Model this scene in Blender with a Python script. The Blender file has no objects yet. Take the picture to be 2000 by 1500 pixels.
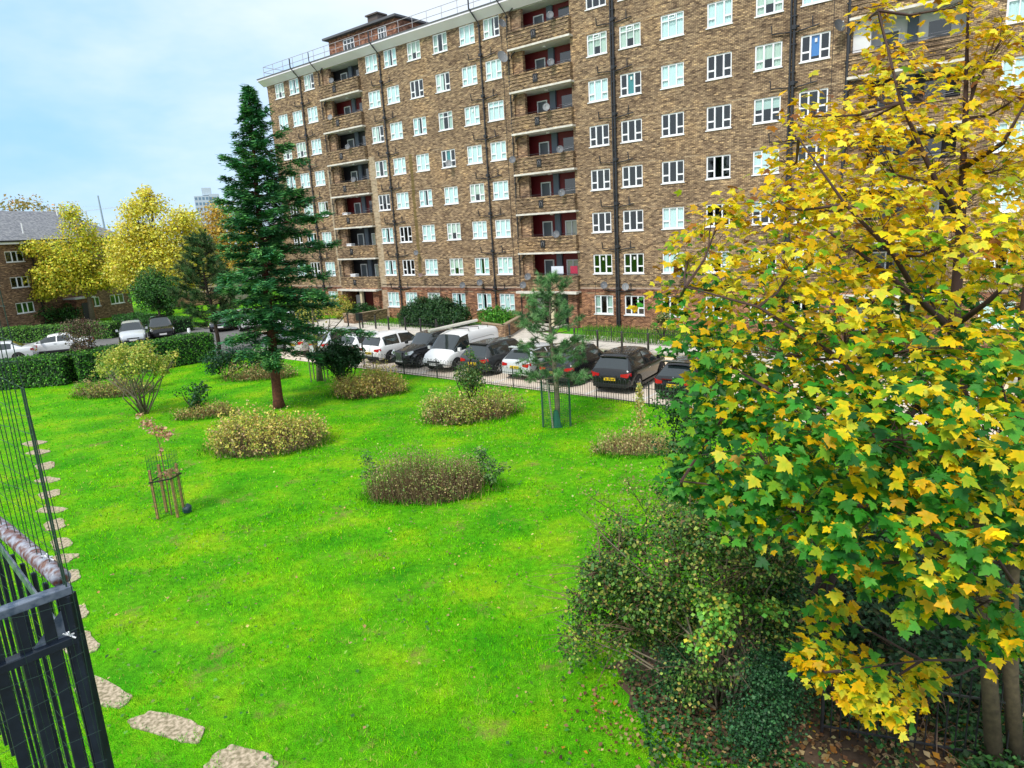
import bpy, math, random
import numpy as np
import mathutils.noise
from mathutils import Vector, Matrix
random.seed(7); rng = np.random.default_rng(7)
sc = bpy.context.scene
COL = sc.collection

# ------------------------------------------------------------------ camera, sky, sun, exposure
cam_d = bpy.data.cameras.new('camera'); cam = bpy.data.objects.new('camera', cam_d); COL.objects.link(cam)
sc.camera = cam
cam_d.sensor_width = 36; cam_d.lens = 1331.33 / 2000 * 36
cam_d.clip_start = .05; cam_d.clip_end = 3000
_F = Vector((0, .97546088, -.22017283)); _X = Vector((.9982678, -.01295356, -.05738988)); _U = Vector((.05883361, .21979145, .97377119))
M = Matrix((_X, _U, -_F)).transposed().to_4x4(); M.translation = (0, 0, 6.9); cam.matrix_world = M

SUN_EL, SUN_AZ = math.radians(52), math.radians(215)      # azimuth from +Y clockwise: behind the camera, slightly left
wd = bpy.data.worlds.new('World'); sc.world = wd; wd.use_nodes = True
nt = wd.node_tree; nt.nodes.clear()
wo = nt.nodes.new('ShaderNodeOutputWorld'); bg = nt.nodes.new('ShaderNodeBackground')
sky = nt.nodes.new('ShaderNodeTexSky'); sky.sky_type = 'NISHITA'; sky.sun_disc = False
sky.sun_elevation = SUN_EL; sky.sun_rotation = SUN_AZ; sky.air_density = 1.0; sky.dust_density = 1.0; sky.ozone_density = 1.5
tc = nt.nodes.new('ShaderNodeTexCoord'); mp = nt.nodes.new('ShaderNodeMapping'); mp.inputs['Scale'].default_value = (1, 1, 2.4)
nz = nt.nodes.new('ShaderNodeTexNoise'); nz.inputs['Scale'].default_value = 1.6; nz.inputs['Detail'].default_value = 6; nz.inputs['Roughness'].default_value = .55
dt = nt.nodes.new('ShaderNodeVectorMath'); dt.operation = 'DOT_PRODUCT'; dt.inputs[1].default_value = Vector((-.64, .77, -.02)).normalized()
ma = nt.nodes.new('ShaderNodeMath'); ma.operation = 'MULTIPLY_ADD'; ma.inputs[1].default_value = .42; L = nt.links.new
rp = nt.nodes.new('ShaderNodeValToRGB'); e = rp.color_ramp.elements; e[0].position = 1.02; e[1].position = 1.20
e[0].color = (1, 1, 1, 1); e[1].color = (.0, .0, .0, 1); e.new(1.12).color = (.45, .45, .45, 1)
e[0].position = .90; e[1].position = 1.02
cl = nt.nodes.new('ShaderNodeMix'); cl.data_type = 'RGBA'; cl.inputs[6].default_value = (2.5, 4.7, 7.4, 1); cl.inputs[7].default_value = (6.3, 6.9, 7.5, 1)
mx = nt.nodes.new('ShaderNodeMix'); mx.data_type = 'RGBA'; mx.inputs[0].default_value = .86
L(tc.outputs['Generated'], mp.inputs[0]); L(mp.outputs[0], nz.inputs['Vector']); L(tc.outputs['Generated'], dt.inputs[0])
L(nz.outputs['Fac'], ma.inputs[0]); L(dt.outputs['Value'], ma.inputs[2])
rng_ = nt.nodes.new('ShaderNodeMapRange'); rng_.inputs[1].default_value = 1.07; rng_.inputs[2].default_value = 1.235; rng_.inputs[3].default_value = 1; rng_.inputs[4].default_value = 0; rng_.interpolation_type = 'SMOOTHSTEP'
L(ma.outputs[0], rng_.inputs[0]); L(rng_.outputs[0], cl.inputs[0]); L(sky.outputs[0], mx.inputs[6]); L(cl.outputs[2], mx.inputs[7])
L(mx.outputs[2], bg.inputs[0]); L(bg.outputs[0], wo.inputs[0]); nt.nodes.remove(rp)
bg.inputs[1].default_value = .073
sd = bpy.data.lights.new('sun', 'SUN'); sd.energy = 1.5; sd.angle = math.radians(10); sd.color = (1, .95, .87)
so = bpy.data.objects.new('sun', sd); COL.objects.link(so)
_d = Vector((math.sin(SUN_AZ) * math.cos(SUN_EL), math.cos(SUN_AZ) * math.cos(SUN_EL), math.sin(SUN_EL)))
so.rotation_euler = _d.to_track_quat('Z', 'Y').to_euler(); so.location = (0, -20, 60)
sc.view_settings.view_transform = 'Standard'; sc.view_settings.look = 'None'; sc.view_settings.gamma = 1
sc.view_settings.use_curve_mapping = False; sc.view_settings.exposure = 1.2
sc.render.engine = 'CYCLES'
cy = sc.cycles; cy.max_bounces = 6; cy.transparent_max_bounces = 12; cy.diffuse_bounces = 3; cy.glossy_bounces = 2; cy.transmission_bounces = 3
cy.caustics_reflective = False; cy.caustics_refractive = False

# ------------------------------------------------------------------ street frame: origin at the left window column of the block
TH = math.radians(-39.1566138); OX, OY = -19.71413, 67.20101
DX, DY = math.cos(TH), math.sin(TH); NX, NY = -.63144231, -.77542286
def W(s, n, z=0.): return Vector((OX + s * DX + n * NX, OY + s * DY + n * NY, z))

# ------------------------------------------------------------------ materials
MATS = {}
def mat(name, col, rough=.7, metal=0., coat=0., spec=.5, noise=None, bump=0.):
    if name in MATS: return MATS[name]
    m = bpy.data.materials.new(name); m.use_nodes = True; MATS[name] = m
    t = m.node_tree; p = t.nodes['Principled BSDF']
    p.inputs['Base Color'].default_value = (*col, 1); p.inputs['Roughness'].default_value = rough; p.inputs['Metallic'].default_value = metal
    p.inputs['Coat Weight'].default_value = coat; p.inputs['Specular IOR Level'].default_value = spec
    if noise:                                     # (scale, strength, second colour)
        c = t.nodes.new('ShaderNodeTexCoord'); n = t.nodes.new('ShaderNodeTexNoise'); n.inputs['Scale'].default_value = noise[0]; n.inputs['Detail'].default_value = 5
        r = t.nodes.new('ShaderNodeValToRGB'); r.color_ramp.elements[0].position = .5 - noise[1]; r.color_ramp.elements[1].position = .5 + noise[1]
        r.color_ramp.elements[0].color = (*col, 1); r.color_ramp.elements[1].color = (*noise[2], 1)
        t.links.new(c.outputs['Object'], n.inputs['Vector']); t.links.new(n.outputs['Fac'], r.inputs[0]); t.links.new(r.outputs[0], p.inputs['Base Color'])
        if bump:
            b = t.nodes.new('ShaderNodeBump'); b.inputs['Strength'].default_value = bump; b.inputs['Distance'].default_value = .02
            t.links.new(n.outputs['Fac'], b.inputs['Height']); t.links.new(b.outputs[0], p.inputs['Normal'])
    return m
def N_(t, typ, **kw):
    n = t.nodes.new(typ)
    for k, v in kw.items():
        if k in n.inputs: n.inputs[k].default_value = v
        else: setattr(n, k, v)
    return n
def ramp(t, src, stops):
    r = t.nodes.new('ShaderNodeValToRGB'); e = r.color_ramp.elements
    while len(e) < len(stops): e.new(.5)
    for q, (p, c) in zip(e, stops): q.position = p; q.color = (*c, 1)
    t.links.new(src, r.inputs[0]); return r.outputs[0]
def mixc(t, f, a, b, mode='MIX'):
    m = t.nodes.new('ShaderNodeMix'); m.data_type = 'RGBA'; m.blend_type = mode
    for i, v in ((0, f), (6, a), (7, b)):
        if hasattr(v, 'links') or hasattr(v, 'is_linked'): t.links.new(v, m.inputs[i])
        else: m.inputs[i].default_value = v if i == 0 else (*v, 1)
    return m.outputs[2]
def math_(t, op, a, b=0.):
    m = t.nodes.new('ShaderNodeMath'); m.operation = op
    for i, v in ((0, a), (1, b)):
        if hasattr(v, 'is_linked'): t.links.new(v, m.inputs[i])
        else: m.inputs[i].default_value = v
    return m.outputs[0]
def brick_mat(name, c1, c2, mortar, red=False, stain=False, tint=(.24, .13, .07)):
    m = bpy.data.materials.new(name); m.use_nodes = True; t = m.node_tree; p = t.nodes['Principled BSDF']
    c = N_(t, 'ShaderNodeTexCoord'); sp = N_(t, 'ShaderNodeSeparateXYZ'); t.links.new(c.outputs['Object'], sp.inputs[0])
    xy = math_(t, 'ADD', sp.outputs[0], sp.outputs[1])
    cb = N_(t, 'ShaderNodeCombineXYZ'); t.links.new(xy, cb.inputs[0]); t.links.new(sp.outputs[2], cb.inputs[1])
    b = N_(t, 'ShaderNodeTexBrick'); t.links.new(cb.outputs[0], b.inputs['Vector'])
    b.inputs['Scale'].default_value = 1; b.inputs['Brick Width'].default_value = .225; b.inputs['Row Height'].default_value = .075
    b.inputs['Mortar Size'].default_value = .011; b.inputs['Mortar Smooth'].default_value = .3; b.inputs['Bias'].default_value = -.1
    b.inputs['Color1'].default_value = (*c1, 1); b.inputs['Color2'].default_value = (*c2, 1); b.inputs['Mortar'].default_value = (*mortar, 1)
    # every brick its own tone: white noise on the brick's cell
    row = math_(t, 'FLOOR', math_(t, 'DIVIDE', sp.outputs[2], .075)); odd = math_(t, 'MULTIPLY', math_(t, 'FLOORED_MODULO', row, 2.), .5)
    cx_ = math_(t, 'FLOOR', math_(t, 'SUBTRACT', math_(t, 'DIVIDE', xy, .225), odd))
    ci_ = N_(t, 'ShaderNodeCombineXYZ'); t.links.new(cx_, ci_.inputs[0]); t.links.new(row, ci_.inputs[1])
    wn = N_(t, 'ShaderNodeTexWhiteNoise'); wn.noise_dimensions = '2D'; t.links.new(ci_.outputs[0], wn.inputs['Vector'])
    k = ramp(t, wn.outputs['Value'], [(0, (.42, .40, .42)), (.18, (.70, .67, .66)), (.55, (1.0, .98, .96)), (.88, (1.28, 1.27, 1.2)), (1, (1.9, 1.85, 1.65))])
    col = mixc(t, 1., b.outputs['Color'], k, 'MULTIPLY')
    n = N_(t, 'ShaderNodeTexNoise', Scale=.30, Detail=5., Roughness=.6); t.links.new(c.outputs['Object'], n.inputs['Vector'])
    col = mixc(t, 1., col, ramp(t, n.outputs['Fac'], [(.3, (.70, .67, .66)), (.5, (1., 1., 1.)), (.7, (1.25, 1.18, 1.05))]), 'MULTIPLY')
    mp2 = N_(t, 'ShaderNodeMapping'); mp2.inputs['Scale'].default_value = (2.2, 6.0, 1); t.links.new(cb.outputs[0], mp2.inputs[0])
    n2 = N_(t, 'ShaderNodeTexNoise', Scale=1., Detail=4.); t.links.new(mp2.outputs[0], n2.inputs['Vector'])
    col = mixc(t, 1., col, ramp(t, n2.outputs['Fac'], [(.32, (.86, .84, .84)), (.5, (1., 1., 1.)), (.68, (1.25, 1.22, 1.12))]), 'MULTIPLY')
    if red:      # redder engineering brick below the string course, pale soldier course bands at each storey
        lt = math_(t, 'LESS_THAN', sp.outputs[2], 2.62)
        col = mixc(t, math_(t, 'MULTIPLY', lt, .6), col, mixc(t, 1., col, (1.25, .72, .66), 'MULTIPLY'))
        fr = math_(t, 'FRACT', math_(t, 'DIVIDE', math_(t, 'SUBTRACT', sp.outputs[2], 2.38), 2.7))
        band = math_(t, 'LESS_THAN', fr, .028)
        nb = N_(t, 'ShaderNodeTexNoise', Scale=.9, Detail=2.); t.links.new(c.outputs['Object'], nb.inputs['Vector'])
        band = math_(t, 'MULTIPLY', band, ramp(t, nb.outputs['Fac'], [(.45, (0, 0, 0)), (.6, (.7, .7, .7))]))
        col = mixc(t, band, col, (.42, .33, .22))
    if stain:    # mossy streak left by a leaking pipe, and pale washed strips beside the left balconies
        d = math_(t, 'ABSOLUTE', math_(t, 'SUBTRACT', sp.outputs[0], 16.42))
        ns = N_(t, 'ShaderNodeTexNoise', Scale=2.5, Detail=4.); t.links.new(c.outputs['Object'], ns.inputs['Vector'])
        wdt = math_(t, 'ADD', math_(t, 'MULTIPLY', ns.outputs['Fac'], .32), 0.02)
        f = math_(t, 'MULTIPLY', math_(t, 'LESS_THAN', d, wdt), math_(t, 'LESS_THAN', sp.outputs[2], 13.2))
        f = math_(t, 'MULTIPLY', f, math_(t, 'GREATER_THAN', sp.outputs[2], 3.4))
        col = mixc(t, math_(t, 'MULTIPLY', f, .75), col, (.13, .10, .03))
        for s0, wd_, top in ((11.75, .38, 13.5), (5.9, .25, 13)):
            d = math_(t, 'LESS_THAN', math_(t, 'ABSOLUTE', math_(t, 'SUBTRACT', sp.outputs[0], s0)), wd_)
            f = math_(t, 'MULTIPLY', math_(t, 'MULTIPLY', d, math_(t, 'LESS_THAN', sp.outputs[2], top)), ramp(t, n2.outputs['Fac'], [(.3, (.2, .2, .2)), (.6, (.8, .8, .8))]))
            col = mixc(t, f, col, (.50, .42, .30))
    t.links.new(col, p.inputs['Base Color']); p.inputs['Roughness'].default_value = .9; p.inputs['Specular IOR Level'].default_value = .2
    bu = N_(t, 'ShaderNodeBump', Strength=.6, Distance=.012); t.links.new(b.outputs['Fac'], bu.inputs['Height']); bu.invert = True; t.links.new(bu.outputs[0], p.inputs['Normal'])
    MATS[name] = m; return m
BRICK = brick_mat('stock_brick', (.36, .265, .170), (.235, .165, .11), (.085, .07, .055), red=True, stain=True)
BRICK2 = brick_mat('brown_brick', (.32, .21, .135), (.19, .12, .08), (.09, .07, .055))
BRICKR = brick_mat('red_brick', (.31, .15, .10), (.20, .09, .065), (.14, .10, .08))
BRICKW = brick_mat('garden_wall_brick', (.36, .25, .17), (.22, .14, .09), (.16, .12, .09))
WHITE = mat('white_paint', (.84, .86, .90), .45)
CREAM = mat('soffit_paint', (.72, .74, .75), .6, noise=(1.2, .25, (.60, .63, .64)))
EDGE = mat('slab_edge_paint', (.74, .72, .66), .6, noise=(3., .2, (.5, .48, .43)))
CONC = mat('concrete', (.40, .38, .35), .9, noise=(4., .2, (.28, .26, .24)))
IRON = mat('black_iron', (.018, .02, .024), .5, noise=(6, .2, (.035, .035, .038)))
PIPE = mat('black_downpipe', (.022, .024, .03), .4)
MAROON = mat('maroon_paint', (.16, .010, .014), .6)
GREYP = mat('grey_paint', (.16, .17, .20), .6); DARKP = mat('charcoal_paint', (.022, .022, .028), .6); WHITEW = mat('white_wall', (.72, .73, .75), .7)
DARK = mat('dark_interior', (.03, .032, .036), .9)
FLOORM = mat('interior_floor', (.10, .09, .08), .9)
STEEL = mat('galvanised_steel', (.42, .40, .42), .45, metal=.3)
LEAD = mat('roof_felt', (.10, .105, .12), .8)
TYRE = mat('tyre_rubber', (.012, .012, .013), .85); RIM = mat('alloy_rim', (.45, .46, .48), .3, metal=.8); HUB = mat('wheel_arch', (.008, .008, .009), .9)
REDL = mat('tail_lamp', (.45, .012, .015), .2, coat=.6); CLRL = mat('head_lamp', (.55, .6, .62), .12, coat=1.)
PLY = mat('yellow_plate', (.75, .52, .02), .4); PLW = mat('white_plate', (.75, .75, .75), .4); BLK = mat('black_trim', (.012, .012, .014), .45)
BARK = mat('dark_bark', (.055, .036, .026), .95, noise=(14., .2, (.028, .018, .014)), bump=.6)
REDB = mat('redwood_bark', (.16, .052, .03), .95, noise=(12., .2, (.06, .02, .014)), bump=.8)
PALEB = mat('grey_bark', (.22, .185, .13), .9, noise=(9., .2, (.12, .10, .07)), bump=.5)
STEMB = mat('maple_bark', (.13, .10, .06), .85, noise=(16., .2, (.07, .055, .035)), bump=.4)
MTWIG = mat('maple_twig', (.055, .028, .022), .8)
STRAW = mat('dead_stem', (.22, .13, .07), .9)
SOIL = mat('bare_soil', (.10, .062, .038), .95, noise=(9., .25, (.05, .032, .02)), bump=.6)
WOOD = mat('stake_wood', (.42, .26, .11), .8, noise=(10., .2, (.28, .16, .07)))
GREENM = mat('green_plastic_mesh', (.015, .10, .045), .6)
HANDR = mat('flaking_handrail', (.12, .045, .03), .5, noise=(42., .10, (.30, .33, .40)), bump=.4)
RAILB = mat('blue_black_rail_paint', (.004, .009, .018), .32, noise=(22., .15, (.010, .018, .032)))
RAILT = mat('worn_rail_top', (.035, .06, .10), .3, noise=(34., .1, (.14, .17, .22)))

def glass_mat():
    m = bpy.data.materials.new('window_glass'); m.use_nodes = True; t = m.node_tree; t.nodes.clear()
    o = t.nodes.new('ShaderNodeOutputMaterial'); a = t.nodes.new('ShaderNodeBsdfTransparent'); g = t.nodes.new('ShaderNodeBsdfGlossy')
    a.inputs[0].default_value = (.90, .97, .97, 1); g.inputs['Roughness'].default_value = .03; g.inputs[0].default_value = (.9, .97, 1, 1)
    f = t.nodes.new('ShaderNodeFresnel'); f.inputs[0].default_value = 1.5; x = t.nodes.new('ShaderNodeMixShader')
    ge = t.nodes.new('ShaderNodeNewGeometry'); ad = math_(t, 'MULTIPLY', math_(t, 'ADD', f.outputs[0], .04), math_(t, 'SUBTRACT', 1., ge.outputs['Backfacing']))
    t.links.new(ad, x.inputs[0]); t.links.new(a.outputs[0], x.inputs[1]); t.links.new(g.outputs[0], x.inputs[2]); t.links.new(x.outputs[0], o.inputs[0])
    return m
GLASS = glass_mat()
CARGL = mat('car_glass', (.012, .02, .022), .06, coat=.5, spec=.9)
def leaf_mat(name='foliage', rough=.5, trans=.3, gloss=.35):
    m = bpy.data.materials.new(name); m.use_nodes = True; t = m.node_tree; p = t.nodes['Principled BSDF']
    a = t.nodes.new('ShaderNodeAttribute'); a.attribute_name = 'Col'
    p.inputs['Roughness'].default_value = rough; p.inputs['Specular IOR Level'].default_value = gloss
    tr = t.nodes.new('ShaderNodeBsdfTranslucent'); x = t.nodes.new('ShaderNodeMixShader'); x.inputs[0].default_value = trans
    o = t.nodes['Material Output']
    t.links.new(a.outputs['Color'], p.inputs['Base Color']); t.links.new(a.outputs['Color'], tr.inputs[0])
    t.links.new(p.outputs[0], x.inputs[1]); t.links.new(tr.outputs[0], x.inputs[2]); t.links.new(x.outputs[0], o.inputs[0])
    MATS[name] = m; return m
LEAF = leaf_mat(); NEED = leaf_mat('needles', .6, .15, .25); GRASSM = leaf_mat('grass_blade', .9, .35, .0); MAPLEM = leaf_mat('maple_leaf', .5, .42, .25)

# ------------------------------------------------------------------ mesh helpers
def link(o, parent=None):
    COL.objects.link(o)
    if parent is not None: o.parent = parent
    return o
def tag(o, label=None, cat=None, group=None, kind=None):
    if label: o['label'] = label
    if cat: o['category'] = cat
    if group: o['group'] = group
    if kind: o['kind'] = kind
    return o
def empty(name, loc=(0, 0, 0), rz=0., **k):
    o = bpy.data.objects.new(name, None); COL.objects.link(o); o.location = loc; o.rotation_euler = (0, 0, rz); o.empty_display_size = .3
    return tag(o, **k)
class MB:
    """collects boxes, tubes and polygons, then links them as one mesh object"""
    def __init__(s): s.v = []; s.f = []; s.m = []; s.mi = 0
    def add(s, vs, fs):
        b = len(s.v); s.v += [tuple(v) for v in vs]; s.f += [tuple(b + i for i in f) for f in fs]; s.m += [s.mi] * len(fs); return s
    def box(s, x0, x1, y0, y1, z0, z1):
        return s.add([(x0, y0, z0), (x1, y0, z0), (x1, y1, z0), (x0, y1, z0), (x0, y0, z1), (x1, y0, z1), (x1, y1, z1), (x0, y1, z1)],
                     [(0, 3, 2, 1), (4, 5, 6, 7), (0, 1, 5, 4), (1, 2, 6, 5), (2, 3, 7, 6), (3, 0, 4, 7)])
    def quad(s, a, b, c, d): return s.add([a, b, c, d], [(0, 1, 2, 3)])
    def poly(s, pts, z0, z1):
        n = len(pts); v = [(p[0], p[1], z0) for p in pts] + [(p[0], p[1], z1) for p in pts]
        return s.add(v, [tuple(range(n))[::-1], tuple(range(n, 2 * n))] + [(i, (i + 1) % n, n + (i + 1) % n, n + i) for i in range(n)])
    def tube(s, pts, r, k=6, cap=True):
        pts = [Vector(p) for p in pts]
        if not isinstance(r, (list, tuple)): r = [r] * len(pts)
        vs = []; fs = []; u = None
        for i, p in enumerate(pts):
            d = (pts[min(i + 1, len(pts) - 1)] - pts[max(i - 1, 0)]).normalized()
            if u is None: u = d.orthogonal().normalized()
            u = (u - d * u.dot(d)).normalized(); w = d.cross(u)
            for j in range(k):
                a = 2 * math.pi * j / k; vs.append(p + (u * math.cos(a) + w * math.sin(a)) * r[i])
        for i in range(len(pts) - 1):
            for j in range(k): fs.append((i * k + j, i * k + (j + 1) % k, (i + 1) * k + (j + 1) % k, (i + 1) * k + j))
        if cap: fs.append(tuple(range(k))[::-1]); fs.append(tuple((len(pts) - 1) * k + j for j in range(k)))
        return s.add(vs, fs)
    def mesh(s, name, mats, smooth=False):
        me = bpy.data.meshes.new(name); me.from_pydata(s.v, [], s.f)
        for m in (mats if isinstance(mats, (list, tuple)) else [mats]): me.materials.append(m)
        if len(set(s.m)) > 1: me.polygons.foreach_set('material_index', s.m)
        if smooth: me.polygons.foreach_set('use_smooth', [True] * len(s.f))
        me.update(); return me
    def build(s, name, mats, parent=None, smooth=False, loc=None, **k):
        o = bpy.data.objects.new(name, s.mesh(name, mats, smooth)); link(o, parent)
        if loc: o.location = loc
        return tag(o, **k)
def inst(name, me, parent=None, loc=(0, 0, 0), rot=None, scale=None, **k):
    o = bpy.data.objects.new(name, me); link(o, parent); o.location = loc
    if rot: o.rotation_euler = rot
    if scale: o.scale = scale
    return tag(o, **k)
def copy_tree(o, parent=None):
    c = o.copy(); COL.objects.link(c); c.parent = parent
    for ch in list(o.children): copy_tree(ch, c)
    return c

# ------------------------------------------------------------------ foliage helpers (numpy)
def unit(v): return v / np.maximum(np.linalg.norm(v, axis=-1, keepdims=True), 1e-9)
def frames(nrm, spin=None):
    n = unit(nrm); N = len(n)
    a = unit(np.cross(n, unit(rng.normal(size=(N, 3))))) if spin is None else unit(spin - n * np.sum(spin * n, 1, keepdims=True))
    b = np.cross(n, a)
    return np.stack([a, b, n], 2)      # columns: local x (across), y (along), z (normal)
def scatter_mesh(name, V, T, pos, R, size, col, m, vcol=None):
    V = np.asarray(V, float); T = np.asarray(T, int); N = len(pos); k = len(V)
    size = np.asarray(size, float)
    if size.ndim == 1: size = size[:, None]
    P = np.einsum('nij,kj->nki', R, V) * size[:, None, :] + pos[:, None, :] if size.shape[1] == 1 else np.einsum('nij,nkj->nki', R, V[None] * size[:, None, :]) + pos[:, None, :]
    F = (T[None] + (np.arange(N) * k)[:, None, None]).reshape(-1)
    me = bpy.data.meshes.new(name); me.vertices.add(N * k); me.vertices.foreach_set('co', P.reshape(-1).astype(np.float32))
    nl = len(F); me.loops.add(nl); me.loops.foreach_set('vertex_index', F.astype(np.int32)); me.polygons.add(nl // 3)
    me.polygons.foreach_set('loop_start', np.arange(0, nl, 3, dtype=np.int32)); me.polygons.foreach_set('loop_total', np.full(nl // 3, 3, dtype=np.int32))
    at = me.color_attributes.new('Col', 'FLOAT_COLOR', 'POINT')
    c4 = np.ones((N, k, 4), np.float32); c4[:, :, :3] = np.asarray(col)[:, None, :]
    if vcol is not None: c4[:, :, :3] *= vcol[None]
    at.data.foreach_set('color', c4.reshape(-1))
    me.materials.append(m); me.update(); me.validate(); return me
def sobj(name, me, parent=None, **k): return tag(link(bpy.data.objects.new(name, me), parent), **k)
DIA = ([(0, 0, 0), (.40, .5, .13), (0, 1, 0), (-.40, .5, .13)], [(0, 1, 2), (0, 2, 3)])
BLADE = ([(-.5, 0, 0), (.5, 0, 0), (0, 1, 0)], [(0, 1, 2)])
SPRAY = ([(-.5, 0, 0), (.5, 0, 0), (.45, .6, .0), (0, 1, -.05), (-.45, .6, 0)], [(0, 1, 2), (0, 2, 4), (4, 2, 3)])
def palette(N, cols, probs, jit=.24):
    c = np.array(cols)[rng.choice(len(cols), N, p=np.array(probs) / sum(probs))]
    return np.clip(c * (1 + rng.normal(size=(N, 1)) * jit) * (1 + rng.normal(size=(N, 3)) * jit * .35), .002, .85)
def lobe_points(lobes, dens, shell=.45):
    P, C = [], []
    for L_ in lobes:
        c = np.array(L_[:3]); r = np.array(L_[3:6] if len(L_) >= 6 else (L_[3],) * 3)
        n = max(4, int(dens * (r[0] * r[1] + r[1] * r[2] + r[0] * r[2]) / 3))
        d = unit(rng.normal(size=(n, 3))); q = rng.random(n) ** shell
        ph = rng.normal(size=(4, 3)) * 2.2
        wob = 1 + .16 * np.sin(d @ ph[0] * 2 + ph[0, 0]) + .10 * np.sin(d @ ph[1] * 4 + ph[1, 0])
        P.append(c + d * (q * wob)[:, None] * r); C.append(d)
    return np.concatenate(P), np.concatenate(C)
def clumpy(P, scale, keep):
    """drop points in a smooth 3-D pattern so that gaps open between clumps"""
    k = rng.normal(size=(5, 3)) * scale; ph = rng.random(5) * 6.28
    f = sum(np.sin(P @ k[i] + ph[i]) for i in range(5))
    return f > np.quantile(f, 1 - keep)
def leaves(name, lobes, dens, size, cols, probs, m=LEAF, parent=None, keep=.85, cs=3., up=.6, shape=DIA, shell=.45, var=.3, **k):
    P, D = lobe_points(lobes, dens * 2.3, shell); kk = clumpy(P, cs, keep); P = P[kk]; D = D[kk]
    nrm = D * .6 + rng.normal(size=P.shape) * .6 + np.array([0, 0, up])
    c = palette(len(P), cols, probs)
    return sobj(name, scatter_mesh(name, shape[0], shape[1], P, frames(nrm), size * (1 + var * rng.normal(size=len(P))).clip(.4, 2), c, m), parent, **k)
def limbs(name, base, lobes, r0, m, parent=None, start=.35, twigs=3, bend=.15):
    mb = MB(); b = Vector(base)
    for L_ in lobes:
        c = Vector(L_[:3]); r = max(L_[3:]); st = b.lerp(Vector((b.x, b.y, c.z)), start * random.random()) if start else b
        mid = st.lerp(c, .5) + Vector((random.uniform(-1, 1), random.uniform(-1, 1), random.uniform(-.3, .8))) * bend * (c - st).length
        mb.tube([st, mid, c], [r0, r0 * .65, r0 * .35], 5)
        for _ in range(twigs):
            d = Vector((random.gauss(0, 1), random.gauss(0, 1), random.gauss(.4, .8))).normalized() * r * random.uniform(.6, 1.05)
            q = mid.lerp(c, random.uniform(.3, 1)); mb.tube([q, q + d * .5 + Vector((0, 0, .05)), q + d], [r0 * .3, r0 * .2, r0 * .08], 4)
    return mb.build(name, m, parent, smooth=True)
G_DK = (.020, .070, .020); G_MD = (.042, .15, .026); G_LT = (.11, .28, .035); G_YL = (.22, .28, .025)
Y_BR = (.62, .43, .015); Y_LT = (.68, .56, .07); OR_ = (.50, .21, .02); BR_ = (.17, .085, .035)

# ------------------------------------------------------------------ ground
def ground_mat():
    m = bpy.data.materials.new('lawn_turf'); m.use_nodes = True; t = m.node_tree; p = t.nodes['Principled BSDF']
    c = N_(t, 'ShaderNodeTexCoord')
    n1 = N_(t, 'ShaderNodeTexNoise', Scale=.55, Detail=6., Roughness=.62); n2 = N_(t, 'ShaderNodeTexNoise', Scale=7., Detail=5., Roughness=.7); n3 = N_(t, 'ShaderNodeTexNoise', Scale=60., Detail=3.)
    for n in (n1, n2, n3): t.links.new(c.outputs['Object'], n.inputs['Vector'])
    a = ramp(t, n1.outputs['Fac'], [(.32, (.045, .30, .004)), (.5, (.12, .43, .005)), (.68, (.29, .52, .008))])
    b = ramp(t, n2.outputs['Fac'], [(.3, (.6, .62, .6)), (.62, (1.15, 1.12, 1.1)), (.8, (1.7, 1.3, 1.6))])
    col = mixc(t, 1., a, b, 'MULTIPLY'); col = mixc(t, 1., col, ramp(t, n3.outputs['Fac'], [(.32, (.35, .38, .35)), (.66, (1.5, 1.5, 1.5))]), 'MULTIPLY')
    n4 = N_(t, 'ShaderNodeTexNoise', Scale=.8, Detail=7., Roughness=.75); t.links.new(c.outputs['Object'], n4.inputs['Vector'])
    col = mixc(t, ramp(t, n4.outputs['Fac'], [(.57, (0, 0, 0)), (.70, (.8, .8, .8))]), col, (.26, .20, .07))
    t.links.new(col, p.inputs['Base Color']); p.inputs['Roughness'].default_value = .9; p.inputs['Specular IOR Level'].default_value = .1
    bu = N_(t, 'ShaderNodeBump', Strength=.8, Distance=.05); t.links.new(n3.outputs['Fac'], bu.inputs['Height']); t.links.new(bu.outputs[0], p.inputs['Normal'])
    return m
TURF = ground_mat()
def paved(name, c1, c2, c3, slab=None):
    m = bpy.data.materials.new(name); m.use_nodes = True; t = m.node_tree; p = t.nodes['Principled BSDF']
    c = N_(t, 'ShaderNodeTexCoord'); n1 = N_(t, 'ShaderNodeTexNoise', Scale=.35, Detail=6., Roughness=.65); n2 = N_(t, 'ShaderNodeTexNoise', Scale=40., Detail=3.)
    for n in (n1, n2): t.links.new(c.outputs['Object'], n.inputs['Vector'])
    col = ramp(t, n1.outputs['Fac'], [(.3, c1), (.5, c2), (.7, c3)])
    col = mixc(t, 1., col, ramp(t, n2.outputs['Fac'], [(.3, (.8, .8, .8)), (.7, (1.2, 1.2, 1.2))]), 'MULTIPLY')
    if slab:
        b = N_(t, 'ShaderNodeTexBrick', Scale=1.); b.inputs['Brick Width'].default_value = slab[0]; b.inputs['Row Height'].default_value = slab[1]; b.inputs['Mortar Size'].default_value = .018
        b.inputs['Color1'].default_value = (1, 1, 1, 1); b.inputs['Color2'].default_value = (.86, .86, .86, 1); b.inputs['Mortar'].default_value = (.45, .42, .38, 1)
        t.links.new(c.outputs['Object'], b.inputs['Vector']); col = mixc(t, 1., col, b.outputs['Color'], 'MULTIPLY')
    t.links.new(col, p.inputs['Base Color']); p.inputs['Roughness'].default_value = .85; p.inputs['Specular IOR Level'].default_value = .3
    return m
ROADM = paved('road_surface', (.66, .51, .35), (.76, .60, .42), (.80, .68, .52))
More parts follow.
